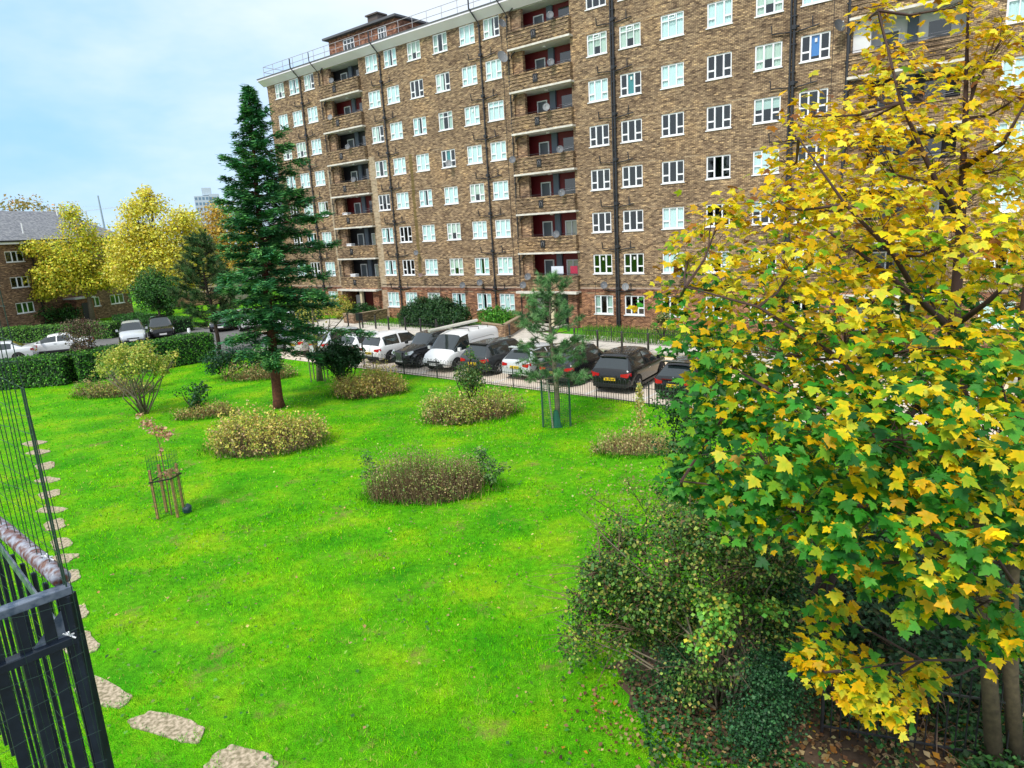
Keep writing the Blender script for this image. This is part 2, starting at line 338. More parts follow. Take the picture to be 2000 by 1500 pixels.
PARKM = paved('car_park_surface', (.54, .46, .37), (.64, .55, .45), (.70, .61, .52))
ASPH = paved('asphalt', (.10, .10, .10), (.14, .14, .14), (.19, .19, .19))
SLABM = paved('paving_flags', (.54, .50, .44), (.62, .58, .52), (.68, .65, .59), (.9, .6))
KERBM = mat('kerb_stone', (.46, .43, .38), .85, noise=(5., .2, (.34, .31, .27)))
YLINE = mat('yellow_line_paint', (.62, .44, .05), .7, noise=(9., .15, (.45, .36, .12)))
WLINE = mat('white_line_paint', (.7, .7, .68), .7)
mb = MB(); mb.quad((-900, -60, -.03), (900, -60, -.03), (900, 1400, -.03), (-900, 1400, -.03)); mb.build('ground', mat('far_ground', (.16, .17, .14), .95, noise=(.05, .2, (.10, .13, .08))), kind='structure')
mb = MB(); mb.quad((-130, 6.5, -.018), (12, 4, -.018), (60, 40, -.018), (-60, 150, -.018)); mb.build('lawn', TURF, kind='structure')
def street(o): o.location = (OX, OY, 0); o.rotation_euler = (0, 0, TH); return o
def sbuild(mb, name, m, smooth=False, **k): return street(mb.build(name, m, None, smooth, **k))
# local street coordinates: x = along the block, y = away from the camera (y = -n)
def strip(name, pts, z, m, **k):
    mb = MB(); mb.add([(p[0], -p[1], z) for p in pts], [tuple(range(len(pts)))]); o = sbuild(mb, name, m, **k); return o
strip('road', [(-2, 15.6), (90, 16.3), (90, 8.4), (-2, 6.9)], -.004, ROADM, kind='structure')
strip('parking_bays', [(15.2, 16.35), (60, 16.45), (60, 11.0), (15.2, 11.0)], .0, PARKM, kind='structure')
strip('car_park', [(-75, 34), (-4, 34), (8.5, 25.9), (15, 23), (15.2, 16.35), (15.2, 10.2), (3, 9.3), (-18, 10), (-75, 12)], .002, ASPH, kind='structure')
# pavement with kerb stones along the block
mb = MB(); mb.poly([(-6, -6.3), (90, -7.9), (90, -3.6), (-6, -3.0)], -.03, .11)
pv = sbuild(mb, 'pavement', SLABM, kind='structure')
km = MB(); km.box(0, .905, 0, .15, -.03, .125); kme = km.mesh('kerb_stone', KERBM)
ks = street(empty('kerb', kind='structure'))
for i in range(64):
    x = 6 + i * .92; yk = -(6.3 + (x + 6) * 1.6 / 96) - .155
    inst('kerb_stone', kme, ks, (x, yk, random.uniform(-.006, .006)), (0, 0, -.0167))
yl = MB()
for off in (.30, .46): yl.add([(6, -(6.5 + off), .001), (88, -(7.87 + off), .001), (88, -(7.97 + off), .001), (6, -(6.6 + off), .001)], [(0, 3, 2, 1)])
yo = sbuild(yl, 'road_markings', YLINE, kind='structure')
wl = MB()
for i in range(15): wl.box(17 + i * 2.55, 17.09 + i * 2.55, -16.2, -11.3, .0, .006)
sbuild(wl, 'bay_markings', WLINE, kind='structure')
# entrance paths and lawn strip before the block
mb = MB()
for a, b, c in ((7.2, 12.0, 3.25), (27.2, 30.6, 3.4)): mb.box(a, b, -c - .3, .4, .0, .118)
sbuild(mb, 'entrance_path', SLABM, kind='structure')

# ------------------------------------------------------------------ the apartment block
APT = empty('apartment_block', (OX, OY, 0), TH, label='long eight-storey brown brick block of flats with white windows and recessed balconies', cat='apartment block')
ROWZ = [1.65 + 2.7 * k for k in range(8)]
COLS = [0, 2.23, 4.49, 12.82, 15.06, 17.73, 20.5, 23.16, 25.42, 33.79, 36.1, 38.84, 41.66, 44.37, 46.74, 55.45, 57.7]
BALC = [(6.35, 11.25), (27.1, 31.85), (48.5, 53.25)]
S0, S1, ZT = -1.9, 64., 21.25
WW, WH = 1.44, 1.27
def face_with_holes(mb, x0, x1, z0, z1, holes, y=0., rev=.1):
    xs = sorted({x0, x1, *[h[0] for h in holes], *[h[1] for h in holes]}); zs = sorted({z0, z1, *[h[2] for h in holes], *[h[3] for h in holes]})
    xs = [x for x in xs if x0 <= x <= x1]; zs = [z for z in zs if z0 <= z <= z1]
    for i in range(len(xs) - 1):
        xm = (xs[i] + xs[i + 1]) / 2
        j = 0
        while j < len(zs) - 1:
            def inside(q): zm = (zs[q] + zs[q + 1]) / 2; return any(h[0] < xm < h[1] and h[2] < zm < h[3] for h in holes)
            if inside(j): j += 1; continue
            k = j
            while k + 1 < len(zs) - 1 and not inside(k + 1): k += 1
            mb.quad((xs[i], y, zs[j]), (xs[i + 1], y, zs[j]), (xs[i + 1], y, zs[k + 1]), (xs[i], y, zs[k + 1])); j = k + 1
    for a, b, c, d, *r in holes:
        w = r[0] if r else rev
        mb.quad((a, y, c), (a, y, d), (a, y + w, d), (a, y + w, c)); mb.quad((b, y, d), (b, y, c), (b, y + w, c), (b, y + w, d))
        mb.quad((a, y, d), (b, y, d), (b, y + w, d), (a, y + w, d)); mb.quad((b, y, c), (a, y, c), (a, y + w, c), (b, y + w, c))
holes = [(c - WW / 2, c + WW / 2, z - WH / 2, z + WH / 2) for c in COLS for z in ROWZ]
holes += [(a, b, .0, ZT, 1.35) for a, b in BALC]
mb = MB(); face_with_holes(mb, S0, S1, 0, ZT, holes)
mb.quad((S0, 10, 0), (S0, 0, 0), (S0, 0, ZT), (S0, 10, ZT)); mb.quad((S1, 0, 0), (S1, 10, 0), (S1, 10, ZT), (S1, 0, ZT)); mb.quad((S1, 10, 0), (S0, 10, 0), (S0, 10, ZT), (S1, 10, ZT))
mb.build('wall', BRICK, APT)
# rooms behind the glass: floors, a back wall, party walls
mb = MB(); e = .012
segs = [(S0 + .2, BALC[0][0] - .15), (BALC[0][1] + .15, BALC[1][0] - .15), (BALC[1][1] + .15, BALC[2][0] - .15), (BALC[2][1] + .15, S1 - .2)]
for a, b in segs:
    mb.quad((a, 2.6, 0), (b, 2.6, 0), (b, 2.6, ZT), (a, 2.6, ZT))
    for k in range(9): mb.box(a, b, .12, 2.6, k * 2.7 + .3 - .1, k * 2.7 + .3)
    cc = [c for c in COLS if a < c < b]
    for p, q in zip(cc, cc[1:]): mb.box((p + q) / 2 - .05, (p + q) / 2 + .05, .12, 2.6, 0, ZT)
mb.build('room_shell', FLOORM, APT)
# roof slab, coved cornice, felt
mb = MB(); prof = [(0.0, 21.22), (-.10, 21.30), (-.30, 21.44), (-.55, 21.62), (-.62, 21.66), (-.62, 21.80), (0.2, 21.80)]
for (y0, z0), (y1, z1) in zip(prof, prof[1:]): mb.quad((S0 - .5 + 0 * y0, y0, z0), (S1, y0, z0), (S1, y1, z1), (S0 - .5, y1, z1))
mb.add([(S0 - .5, y, z) for y, z in prof], [tuple(range(len(prof)))])
mb.build('cornice', mat('cornice_paint', (.90, .86, .95), .5, noise=(.8, .3, (.82, .79, .88))), APT)
mb = MB(); mb.box(S0 - .52, S1, -.66, -.60, 21.78, 21.86); mb.box(S0 - .5, S1, -.6, 10.3, 21.79, 21.85); mb.build('roof', LEAD, APT)
mb = MB(); mb.box(S0 - .3, S1, 0.13, 2.6, 21.2, 21.26); mb.build('ceiling', CREAM, APT)
# roof railing, each upright its own part
for i in range(44):
    x = S0 + .35 + i * 1.52
    m_ = None
    if i == 0:
        q = MB(); q.tube([(0, 0, 0), (0, 0, .92)], .022, 5); q.box(-.05, .05, -.05, .25, -.01, .02); rail_me = q.mesh('railing_post', STEEL)
    inst('railing_post', rail_me, APT, (x, -.38, 21.86))
for z in (22.32, 22.78):
    q = MB(); q.tube([(S0 + .35, -.38, z), (S1, -.38, z)], .022, 5); q.tube([(S0 + .35, -.38, z), (S0 + .35, 4, z)], .022, 5); q.build('handrail', STEEL, APT)
# string course above the ground floor
q = MB(); segx = [(S0, 6.2), (11.4, 26.95), (32.0, 48.35), (53.4, S1)]
for a, b in segx: q.box(a, b, -.035, .0, 2.70, 2.80)
q.build('string_course', mat('rendered_band', (.42, .34, .27), .9, noise=(3., .2, (.28, .2, .15))), APT)
q = MB(); n_ = 0
for a, b in segx:
    x = a
    while x < b - .08: q.box(x, x + .062, -.02 - .006 * (n_ % 3), 0, 2.47, 2.695); x += .078; n_ += 1
q.build('soldier_course', BRICKR, APT, kind='stuff')

# --- windows: frame mesh shared, five panes each, curtain behind
def frame_mesh(kind, w=WW, h=WH, name='window'):
    q = MB(); f = .075; d0, d1 = -.0, .07; a, b = -w / 2, w / 2; z0, z1 = -h / 2, h / 2
    q.box(a, a + f, d0, d1, z0, z1); q.box(b - f, b, d0, d1, z0, z1); q.box(a + f, b - f, d0, d1, z0, z0 + f); q.box(a + f, b - f, d0, d1, z1 - f, z1)
    panes = []; t = (w - 2 * f) / 3; xs = [a + f, a + f + t - .03, a + f + 2 * t + .03, b - f]
    mu = .085
    if kind == 'A':
        for x in xs[1:3]: q.box(x - mu / 2, x + mu / 2, d0 - .004, d1, z0 + f, z1 - f)
        zt = z0 + h * .36
        for i in (0, 2):
            l, r = (xs[i], xs[1] - mu / 2) if i == 0 else (xs[2] + mu / 2, xs[3])
            q.box(l, r, d0 + .003, d1, zt - mu / 2, zt + mu / 2)
            panes += [(l, r, zt + mu / 2, z1 - f), (l, r, z0 + f, zt - mu / 2)]
        panes.append((xs[1] + mu / 2, xs[2] - mu / 2, z0 + f, z1 - f))
    else:
        zt = z1 - h * .28; m2 = .05
        for x in xs[1:3]: q.box(x - m2 / 2, x + m2 / 2, d0 - .004, d1, z0 + f, z1 - f)
        q.box(a + f, b - f, d0 + .003, d1, zt - m2 / 2, zt + m2 / 2)
        for i in range(3):
            l = xs[i] + (m2 / 2 if i else 0); r = xs[i + 1] - (m2 / 2 if i < 2 else 0)
            panes += [(l, r, zt + m2 / 2, z1 - f), (l, r, z0 + f, zt - m2 / 2)]
    q.box(a - .05, b + .05, -.10, .02, z0 - .055, z0 - .003)      # sill
    return q.mesh(name, WHITE), panes
FA, PA = frame_mesh('A'); FB, PB = frame_mesh('B')
def pane_mesh(p, y=.035):
    q = MB(); q.box(p[0], p[1], y, y + .006, p[2], p[3]); return q.mesh('pane', GLASS)
PMA = [pane_mesh(p) for p in PA]; PMB = [pane_mesh(p) for p in PB]
def curtain_mesh(cover, col, name, folds=True, w=WW - .1, h=WH - .1):
    """cover: list of (x0, x1, z0) fractions hanging from the window head"""
    q = MB()
    for a, b, zb in cover:
        n = max(2, int((b - a) * 26)); pts = []
        for i in range(n + 1):
            x = -w / 2 + w * (a + (b - a) * i / n); pts.append((x, .085 + (.022 * math.sin(i * 1.9) if folds else 0)))
        for (x0, y0), (x1, y1) in zip(pts, pts[1:]): q.quad((x0, y0, -h / 2 + h * zb), (x1, y1, -h / 2 + h * zb), (x1, y1, h / 2), (x0, y0, h / 2))
    return q.mesh('curtain', mat(name, col, .8))
NETC = (.82, .90, .90)
CUR = {'net': curtain_mesh([(0, 1, 0)], NETC, 'net_curtain'), 'gap': curtain_mesh([(0, .42, 0), (.6, 1, 0)], (.72, .86, .86), 'pale_curtain'),
       'left': curtain_mesh([(0, .5, 0)], (.80, .82, .76), 'cream_curtain'), 'top': curtain_mesh([(0, 1, .55)], (.60, .66, .62), 'roller_blind', False),
       'sides': curtain_mesh([(0, .28, 0), (.72, 1, 0)], (.55, .62, .55), 'soft_curtain'), 'green': curtain_mesh([(0, 1, 0)], (.50, .85, .45), 'green_curtain'),
       'blue': curtain_mesh([(.33, .68, .15)], (.05, .22, .62), 'blue_blind', False), 'teal': curtain_mesh([(.3, .7, 0)], (.03, .26, .28), 'teal_blind', False),
       'half': curtain_mesh([(0, .34, 0), (.34, .68, .4), (.68, 1, 0)], (.70, .72, .62), 'ivory_curtain')}
def window(ci, ri, s, z, parent=APT):
    kb = (ci, ri) in {(9, 6), (10, 6), (11, 6), (8, 5), (6, 5), (3, 9), (15, 5)} or (ci in (9, 10, 11) and ri >= 7)
    w = inst('window', FB if kb else FA, parent, (s, .045, z))
    for me in (PMB if kb else PMA): inst('pane', me, w)
    if ci <= 8: opts, pr_ = ['net', 'gap', 'half', 'sides', 'left', 'teal', None], [.45, .2, .14, .08, .04, .05, .06 if ri > 3 else .2]
    elif ri >= 5: opts, pr_ = ['net', 'gap', 'half', 'teal', None], [.5, .25, .15, .05, .05]
    else: opts, pr_ = [None, 'sides', 'left', 'top', 'net'], [.5, .2, .1, .12, .08]
    if kb and ci in (9, 10, 11):
        q = MB(); q.box(-.20, .20, -.02, .0, -.26, -.22); q.box(-.20, .20, -.02, .0, -.04, .0); q.box(-.20, -.17, -.02, 0, -.22, -.04); q.box(.17, .20, -.02, 0, -.22, -.04)
        o = q.build('open_top_light', WHITE, w); o.location = (0, -.012, WH / 2 - .085); o.rotation_euler = (-.55, 0, 0)
    c = random.choices(opts, pr_)[0]
    c = {(12, 7): 'green', (12, 6): 'net', (11, 5): 'net', (11, 2): 'net', (10, 5): 'teal', (14, 5): 'blue', (11, 6): 'net', (12, 5): None, (12, 4): None, (11, 4): None, (9, 3): None}.get((ci, ri), c)
    if c: inst('curtain', CUR[c], w)
    return w
for ci, s in enumerate(COLS):
    for ri, z in enumerate(ROWZ): window(ci, ri, s, z)
# notices stuck inside panes
q = MB(); q.box(-.06, .06, .025, .032, -.09, .09); nm = q.mesh('notice', mat('paper', (.75, .76, .74), .8))
for ci, ri in ((9, 1), (10, 1), (7, 2), (8, 1), (4, 0), (8, 0), (10, 5), (14, 5), (7, 5)):
    inst('notice', nm, APT, (COLS[ci] + .02, .045, ROWZ[ri] + .33))
# --- balconies
def balcony(bi, ri, a, b):
    zc = ROWZ[ri]; zf = zc - 1.80; B_ = empty('balcony', (0, 0, 0)); B_.parent = APT
    # parapet of proud and recessed courses, with returns
    q = MB(); z = zf; k = 0; h = 1.08 / 10
    while k < 10:
        y = -.35 if k % 2 else -.312
        q.box(a - .05, b + .12, y, y + .1, z, z + h - .002); q.box(a - .05 - (0 if k % 2 else -.02), a + .06, y + .1, -.002, z, z + h - .002); q.box(b + .01, b + .12 - (0 if k % 2 else .02), y + .1, -.002, z, z + h - .002)
        z += h; k += 1
    q.box(a - .02, b + .09, -.30, -.05, zf, zf + 1.07)
    q.build('parapet', BRICK, B_)
    q = MB(); q.box(a - .09, b + .2, -.40, -.003, zf - .12, zf - .002); q.build('slab_edge', EDGE, B_)
    q = MB(); q.box(a + .003, b - .003, -.0, 1.34, zf - .12, zf - .004); q.build('floor_slab', CREAM, B_)
    xm = (a + b) / 2 - .25 if bi else (a + b) / 2 - .5
    q = MB(); q.box(xm - .20, xm + .20, -.375, -.335, zf + .32, zf + .84); q.build('vent_plate', BLK, B_)
    q = MB(); q.tube([(xm - .08, -.385, zf + .46), (xm - .08, -.39, zf + .66), (xm, -.39, zf + .73), (xm + .08, -.39, zf + .66), (xm + .08, -.385, zf + .46)], .012, 4)
    q.build('scroll_motif', STEEL, B_)
    q = MB(); q.tube([(a, -.2, zf + 1.2), (b, -.2, zf + 1.2)], .014, 5)
    for x in (a + .05, (a + b) / 2, b - .05): q.tube([(x, -.2, zf + 1.06), (x, -.2, zf + 1.2)], .012, 4)
    q.build('guard_rail', IRON, B_)
    top = zf + 2.58
    style = {(1, 0): 'red', (1, 1): 'red', (1, 2): 'red', (0, 6): 'red', (0, 3): 'red', (2, 5): 'white'}.get((bi, ri), 'red' if bi == 1 else 'grey')
    wm = {'red': MAROON, 'grey': DARKP, 'white': WHITEW}[style]
    q = MB(); q.box(a + .002, b - .002, 1.28, 1.33, zf, top); q.build('back_wall', wm, B_)
    q = MB(); q.box(a + .003, a + .8, .15, .4, zf, top); q.build('brick_pier', BRICKW if style != 'white' else WHITEW, B_)
    q = MB(); q.box(a + 1.05, a + 1.12, 1.2, 1.279, zf, zf + 2.1); q.box(a + 1.82, a + 1.89, 1.2, 1.279, zf, zf + 2.1); q.box(a + 1.12, a + 1.82, 1.2, 1.279, zf + 2.03, zf + 2.1)
    q.build('door_frame', WHITE, B_)
    q = MB(); q.box(a + 1.12, a + 1.82, 1.24, 1.279, zf, zf + 2.03); q.build('door', mat('balcony_door', (.10, .12, .14), .4), B_)
    q = MB(); q.box(a + 2.2, a + 2.65, 1.12, 1.279, zf, top); q.build('duct_panel', mat('blue_grey_panel', (.11, .14, .19), .6), B_)
    if ri <= 2:
        q = MB(); q.mi = 0
        x0, x1 = a + 3.0, a + 4.1
        q.box(x0, x1, 1.2, 1.26, zf + .7, zf + .77); q.box(x0, x1, 1.2, 1.26, zf + 2.0, zf + 2.07); q.box(x0, x0 + .07, 1.2, 1.26, zf + .77, zf + 2.0); q.box(x1 - .07, x1, 1.2, 1.26, zf + .77, zf + 2.0); q.box((x0 + x1) / 2 - .035, (x0 + x1) / 2 + .035, 1.2, 1.26, zf + .77, zf + 2.0)
        q.mi = 1; q.box(x0 + .07, x1 - .07, 1.262, 1.275, zf + .77, zf + 2.0); q.build('balcony_window', [WHITE, mat('curtained_glass', (.52, .55, .46), .25, coat=.4)], B_)
    else:
        q = MB(); q.box(a + 3.1, b - .75, 1.235, 1.279, zf + .75, zf + 2.15); q.build('balcony_window', CARGL, B_)
        q = MB(); q.tube([(a + 3.2, .5, zf + 1.3), (b - .3, .4, zf + 1.38)], .012, 4); q.tube([(a + 3.2, .7, zf + 1.5), (b - .3, .7, zf + 1.5)], .01, 4); q.build('washing_line', STEEL, B_)
    q = MB(); q.tube([((a + b) / 2, .5, top - .0), ((a + b) / 2, .5, top - .07)], .13, 10); q.build('ceiling_lamp', WHITE, B_)
    q = MB(); q.tube([(a - .05, -.02, top - .35), (a + .1, -.12, top - .2), (a + .35, -.1, top - .05)], .045, 6); q.build('overflow_pipe', PIPE, B_)
for bi, (a, b) in enumerate(BALC):
    for ri in range(1, 8): balcony(bi, ri, a, b)
    # entrance porch under the lowest balcony
    zf = ROWZ[1] - 1.8
    P_ = empty('porch'); P_.parent = APT
    q = MB(); q.box(a - .2, b + .25, -.75, -.405, zf - .16, zf - .0); q.build('canopy', EDGE, P_)
    q = MB(); q.box(a + .0, a + .5, -.3, .3, 0, zf - .17); q.build('brick_pier', BRICKR, P_); q = MB(); q.box(b - .75, b - .01, -.28, .35, 0, zf - .17); q.build('brick_pier', BRICKR, P_)
    q = MB(); q.box(a + 2.7, a + 2.95, -.55, -.3, 0, zf - .17); q.build('column', mat('cream_column', (.62, .54, .36), .7), P_)
    q = MB(); q.box(a + .5, b - .76, 1.25, 1.33, 0, zf - .17); q.build('porch_wall', DARKP, P_)
    q = MB(); q.box(a + 1.4, a + 2.3, 1.18, 1.249, .02, 2.1); q.build('door', mat('entrance_door', (.14, .02, .02), .4), P_)
    q = MB(); q.box(a + 3.2, a + 3.75, .9, 1.0, 1.5, 2.05); q.build('notice_board', WHITE, P_)
    q = MB(); q.box(a + .7, a + 1.3, .6, .64, .5, 1.9); q.build('notice_board', mat('poster_board', (.55, .55, .58), .6), P_)

# --- drainpipes with branches
def pipe(s, r=.055, double=False, top=True, br=True):
    q = MB()
    q.tube([(s, -.12, .1), (s, -.12, 21.0)] + ([(s - .12, -.55, 21.5), (s - .3, -.72, 21.9), (s - .3, -.72, 22.6)] if top else [(s, -.12, 21.2)]), r, 7)
    if double: q.tube([(s - .17, -.12, .1), (s - .17, -.12, 20.6)], r * .7, 7)
    for z in np.arange(.6, 21, 1.35): q.box(s - r * 1.5, s + r * 1.5, -.2, 0, z - .03, z + .03)
    p = q.build('drainpipe', PIPE, APT, smooth=False)
    if br:
        for k in range(8):
            z = ROWZ[k] + 1.05; q = MB()
            j = random.uniform(-.06, .06)
            q.tube([(s, -.14, z - .22), (s - .25, -.1, z - .12), (s - 1.15, -.09, z - .05), (s - 1.2, -.09, z + .38)], .034, 5)
            q.tube([(s, -.14, z - .2), (s + .3, -.1, z - .14), (s + 1.25 + j, -.09, z - .02)], .034, 5)
            q.tube([(s + .9, -.09, z - .05), (s + .9 + j, -.09, z + .42)], .03, 5)
            q.tube([(s, -.14, z + .05), (s + .28, -.28, z + .05)], .06, 6); q.box(s - .1, s + .12, -.24, -.04, z - .04, z + .16)
            q.build('waste_branch', PIPE, p)
pipe(3.35); pipe(13.94); pipe(24.42); pipe(35.02, .075, True); pipe(45.72, .075, True)
pipe(26.88, .04, br=False); pipe(48.36, .095, top=False, br=False); pipe(6.1, .04, br=False); pipe(56.6, .06)
q = MB()
for s0, s1, z in ((11.6, 26.8, 2.95), (32.1, 48.1, 3.02)): q.tube([(s0, -.03, z), ((s0 + s1) / 2, -.035, z - .03), (s1, -.03, z)], .016, 4)
for s, z0, z1 in ((18.6, 0, 3), (33.2, 0, 3.2), (39.6, 0, 3.0), (47.6, 3, 19), (26.3, 3, 21)): q.tube([(s, -.03, z0), (s, -.03, z1)], .014, 4)
q.build('cable', IRON, APT)
# --- penthouse on the roof
q = MB(); a, b, z0, z1 = 4.0, 12.9, 21.85, 24.45
face_with_holes(q, a, b, z0, z1, [(5.95, 7.5, 22.75, 24.1), (10.6, 11.7, 22.75, 24.1)], y=3.0)
q.quad((a, 8, z0), (a, 3, z0), (a, 3, z1), (a, 8, z1)); q.quad((b, 3, z0), (b, 8, z0), (b, 8, z1), (b, 3, z1)); q.build('penthouse_wall', BRICKR, APT)
q = MB(); q.poly([(3.6, 2.6), (13.3, 2.6), (13.3, 8.4), (3.6, 8.4)], 24.45, 24.62); q.add([(3.6, 2.6, 24.62), (13.3, 2.6, 24.62), (13.3, 8.4, 24.62), (3.6, 8.4, 24.62), (6.2, 5.5, 25.3), (10.7, 5.5, 25.3)], [(0, 1, 5, 4), (1, 2, 5), (2, 3, 4, 5), (3, 0, 4)]); q.build('penthouse_roof', LEAD, APT)
q = MB(); q.box(7.7, 9.0, 4.6, 5.5, 24.6, 25.9); q.box(7.55, 9.15, 4.45, 5.65, 25.9, 26.02); q.build('chimney', mat('chimney_brick', (.10, .085, .08), .9), APT)
for x, w_ in ((6.72, 1.5), (11.15, 1.06)):
    fm, pn = frame_mesh('B', w_, 1.33)
    w = inst('window', fm, APT, (x, 3.03, 23.42))
    for p in pn: inst('pane', pane_mesh(p), w)

# --- satellite dishes fixed to the block
def dish(s, z, y, r, label, m=None, yaw=.5, pitch=.35):
    m = m or mat('grey_dish', (.10, .11, .125), .55)
    d = empty('satellite_dish', (OX, OY, 0), TH, label=label, cat='satellite dish', group='satellite dishes on the block')
    d.location = W(s, -y, z)
    q = MB(); rings = 4; seg = 14; vs = [(0, .06, 0)]
    for i in range(1, rings + 1):
        for j in range(seg): a_ = 2 * math.pi * j / seg; rr = r * i / rings; vs.append((rr * math.cos(a_) * .92, .06 - .22 * r * (i / rings) ** 2, rr * math.sin(a_)))
    fs = [(0, 1 + j, 1 + (j + 1) % seg) for j in range(seg)]
    for i in range(rings - 1):
        for j in range(seg): fs.append((1 + i * seg + j, 1 + (i + 1) * seg + j, 1 + (i + 1) * seg + (j + 1) % seg, 1 + i * seg + (j + 1) % seg))
    q.add(vs, fs); o = q.build('reflector', m, d, smooth=True); o.rotation_euler = (-pitch, 0, yaw); o.location = (0, -.14, 0)
    q = MB(); q.tube([(0, .0, -r * .2), (0, .28, -r * .3), (0, .3, -.5 * r)], .02, 5); q.build('bracket', STEEL, d)
    q = MB(); R_ = Matrix.Rotation(yaw, 3, 'Z') @ Matrix.Rotation(-pitch, 3, 'X')
    t0 = R_ @ Vector((0, -.2 * r, -r * .9)); t1 = R_ @ Vector((0, -.9 * r, -r * .15)); q.tube([t0 + Vector((0, -.14, 0)), t1 + Vector((0, -.14, 0))], .012, 4); q.tube([t1 + Vector((0, -.14, 0)), t1 + Vector((0, -.22, .03))], .03, 6); q.build('receiver_arm', STEEL, d)
WD = mat('white_dish', (.20, .215, .23), .55)
ordn = ['lowest', 'second lowest', 'third lowest', 'fourth lowest', 'fifth lowest', 'sixth lowest', 'topmost']
for ri, s, dz, mm in ((7, 30.85, .2, None), (6, 30.75, .15, None), (5, 30.25, .2, WD), (4, 31.2, .15, None), (3, 31.2, .1, None), (2, 30.6, .12, None)):
    dish(s, ROWZ[ri] - .72 + dz, -.55, .26, ('white' if mm else 'grey') + f' satellite dish on the right part of the {ordn[ri - 1]} middle balcony', mm)
dish(27.15, ROWZ[4] - .8, -.5, .26, 'grey satellite dish on the left corner of the fourth lowest middle balcony')
dish(28.0, ROWZ[1] - .75, -.55, .26, 'grey satellite dish at the top left of the lowest middle balcony')
dish(27.5, ROWZ[1] - 1.35, -.5, .26, 'grey satellite dish low on the left of the lowest middle balcony')
dish(26.75, 18.35, -.45, .42, 'large white satellite dish by the pipe left of the middle balconies', WD, 1.2)
dish(26.9, 20.4, -.45, .30, 'grey satellite dish under the cornice left of the top middle balcony', None, 1.2)
dish(7.7, ROWZ[6] - .7, -.5, .24, 'white satellite dish on the second balcony from the top of the left column', WD)
dish(9.6, ROWZ[5] - .62, -.5, .24, 'grey satellite dish on the right of the third left balcony from the top')
dish(9.9, ROWZ[4] - .6, -.5, .24, 'grey satellite dish on the fourth left balcony from the top, before red wall')
dish(8.4, ROWZ[7] - .6, -.5, .24, 'dark satellite dish on the topmost balcony of the left column')
dish(20.95, 11.95 + .1, -.35, .27, 'pale satellite dish under an old casement window high on the left facade', WD)
dish(16.6, 5.55, -.35, .22, 'dark satellite dish halfway down the mossy streak on the wall')
dish(16.9, 3.75, -.35, .2, 'small dark satellite dish at the foot of the mossy streak', mat('rust_dish', (.16, .10, .09), .6))
dish(21.4, 2.95, -.3, .25, 'dark satellite dish on the string course above the big dark bush')
dish(23.2, 3.15, -.3, .25, 'dark satellite dish with a bracket left of the drainpipe over the ground floor')
dish(34.1, 3.0, -.3, .25, 'grey satellite dish just left of the double drainpipe above the ground floor')
dish(35.7, 2.9, -.3, .25, 'grey satellite dish just right of the double drainpipe above the ground floor', WD)
dish(39.5, 3.75, -.35, .3, 'blue grey satellite dish beside the yellowing maple twigs, low on the wall', mat('blue_dish', (.12, .16, .24), .5))
dish(48.0, 15.8, -.4, .33, 'dark satellite dish on the wall left of the white balcony', mat('dark_dish', (.07, .075, .08), .5), .9)
dish(50.0, ROWZ[3] - .75, -.55, .36, 'bronze round satellite dish on the balcony under the white one', mat('bronze_dish', (.22, .19, .13), .5))
# things on balconies
q = MB(); q.box(-.35, .35, -.2, .2, 0, .75); q.box(-.33, .33, -.215, -.2, .1, .65); q.box(-.36, .36, -.21, .21, .75, .79)
for k, (s, ri) in enumerate(((7.3, 3), (7.4, 2), (7.5, 1))):
    o = q.build('storage_box', WHITE, None, label=f'white storage box on the {["third", "second", "first"][k]} left balcony above the entrance', cat='storage box', group='storage boxes on left balconies') if k == 0 else o.copy()
    if k: COL.objects.link(o); o['label'] = f'white storage box on the {["third", "second", "first"][k]} left balcony above the entrance'
    o.location = W(s, -.35, ROWZ[ri] - 1.8 + .5); o.rotation_euler = (0, 0, TH)
q = MB()
for i in range(12): q.quad((i * .06, .02 * math.sin(i * 1.7), 0), (i * .06 + .06, .02 * math.sin((i + 1) * 1.7), 0), (i * .06 + .06, .02 * math.sin((i + 1) * 1.7), .55), (i * .06, .02 * math.sin(i * 1.7), .55))
for s, w_, c, l in ((29.6, 1.4, (.62, .68, .78), 'pale blue washing hung over the rail of the lowest middle balcony'), (31.2, .8, (.38, .03, .07), 'dark red cloth hung at the right of the lowest middle balcony')):
    o = bpy.data.objects.new('laundry', q.mesh('laundry', mat('cloth_' + l[:4].strip(), c, .9))); link(o); o.location = W(s, .0, ROWZ[1] - .65); o.rotation_euler = (0, 0, TH); o.scale = (w_, 1, 1); tag(o, l, 'laundry')

# ------------------------------------------------------------------ low brick block at the left and buildings far behind
LBX, LBY = -47.82, 64.19; LA = math.atan2(.95639, .29209)
LB = empty('low_brick_block', (LBX, LBY, 0), LA, label='three-storey brown brick block with grey slate roof and white eaves at the left', cat='apartment block')
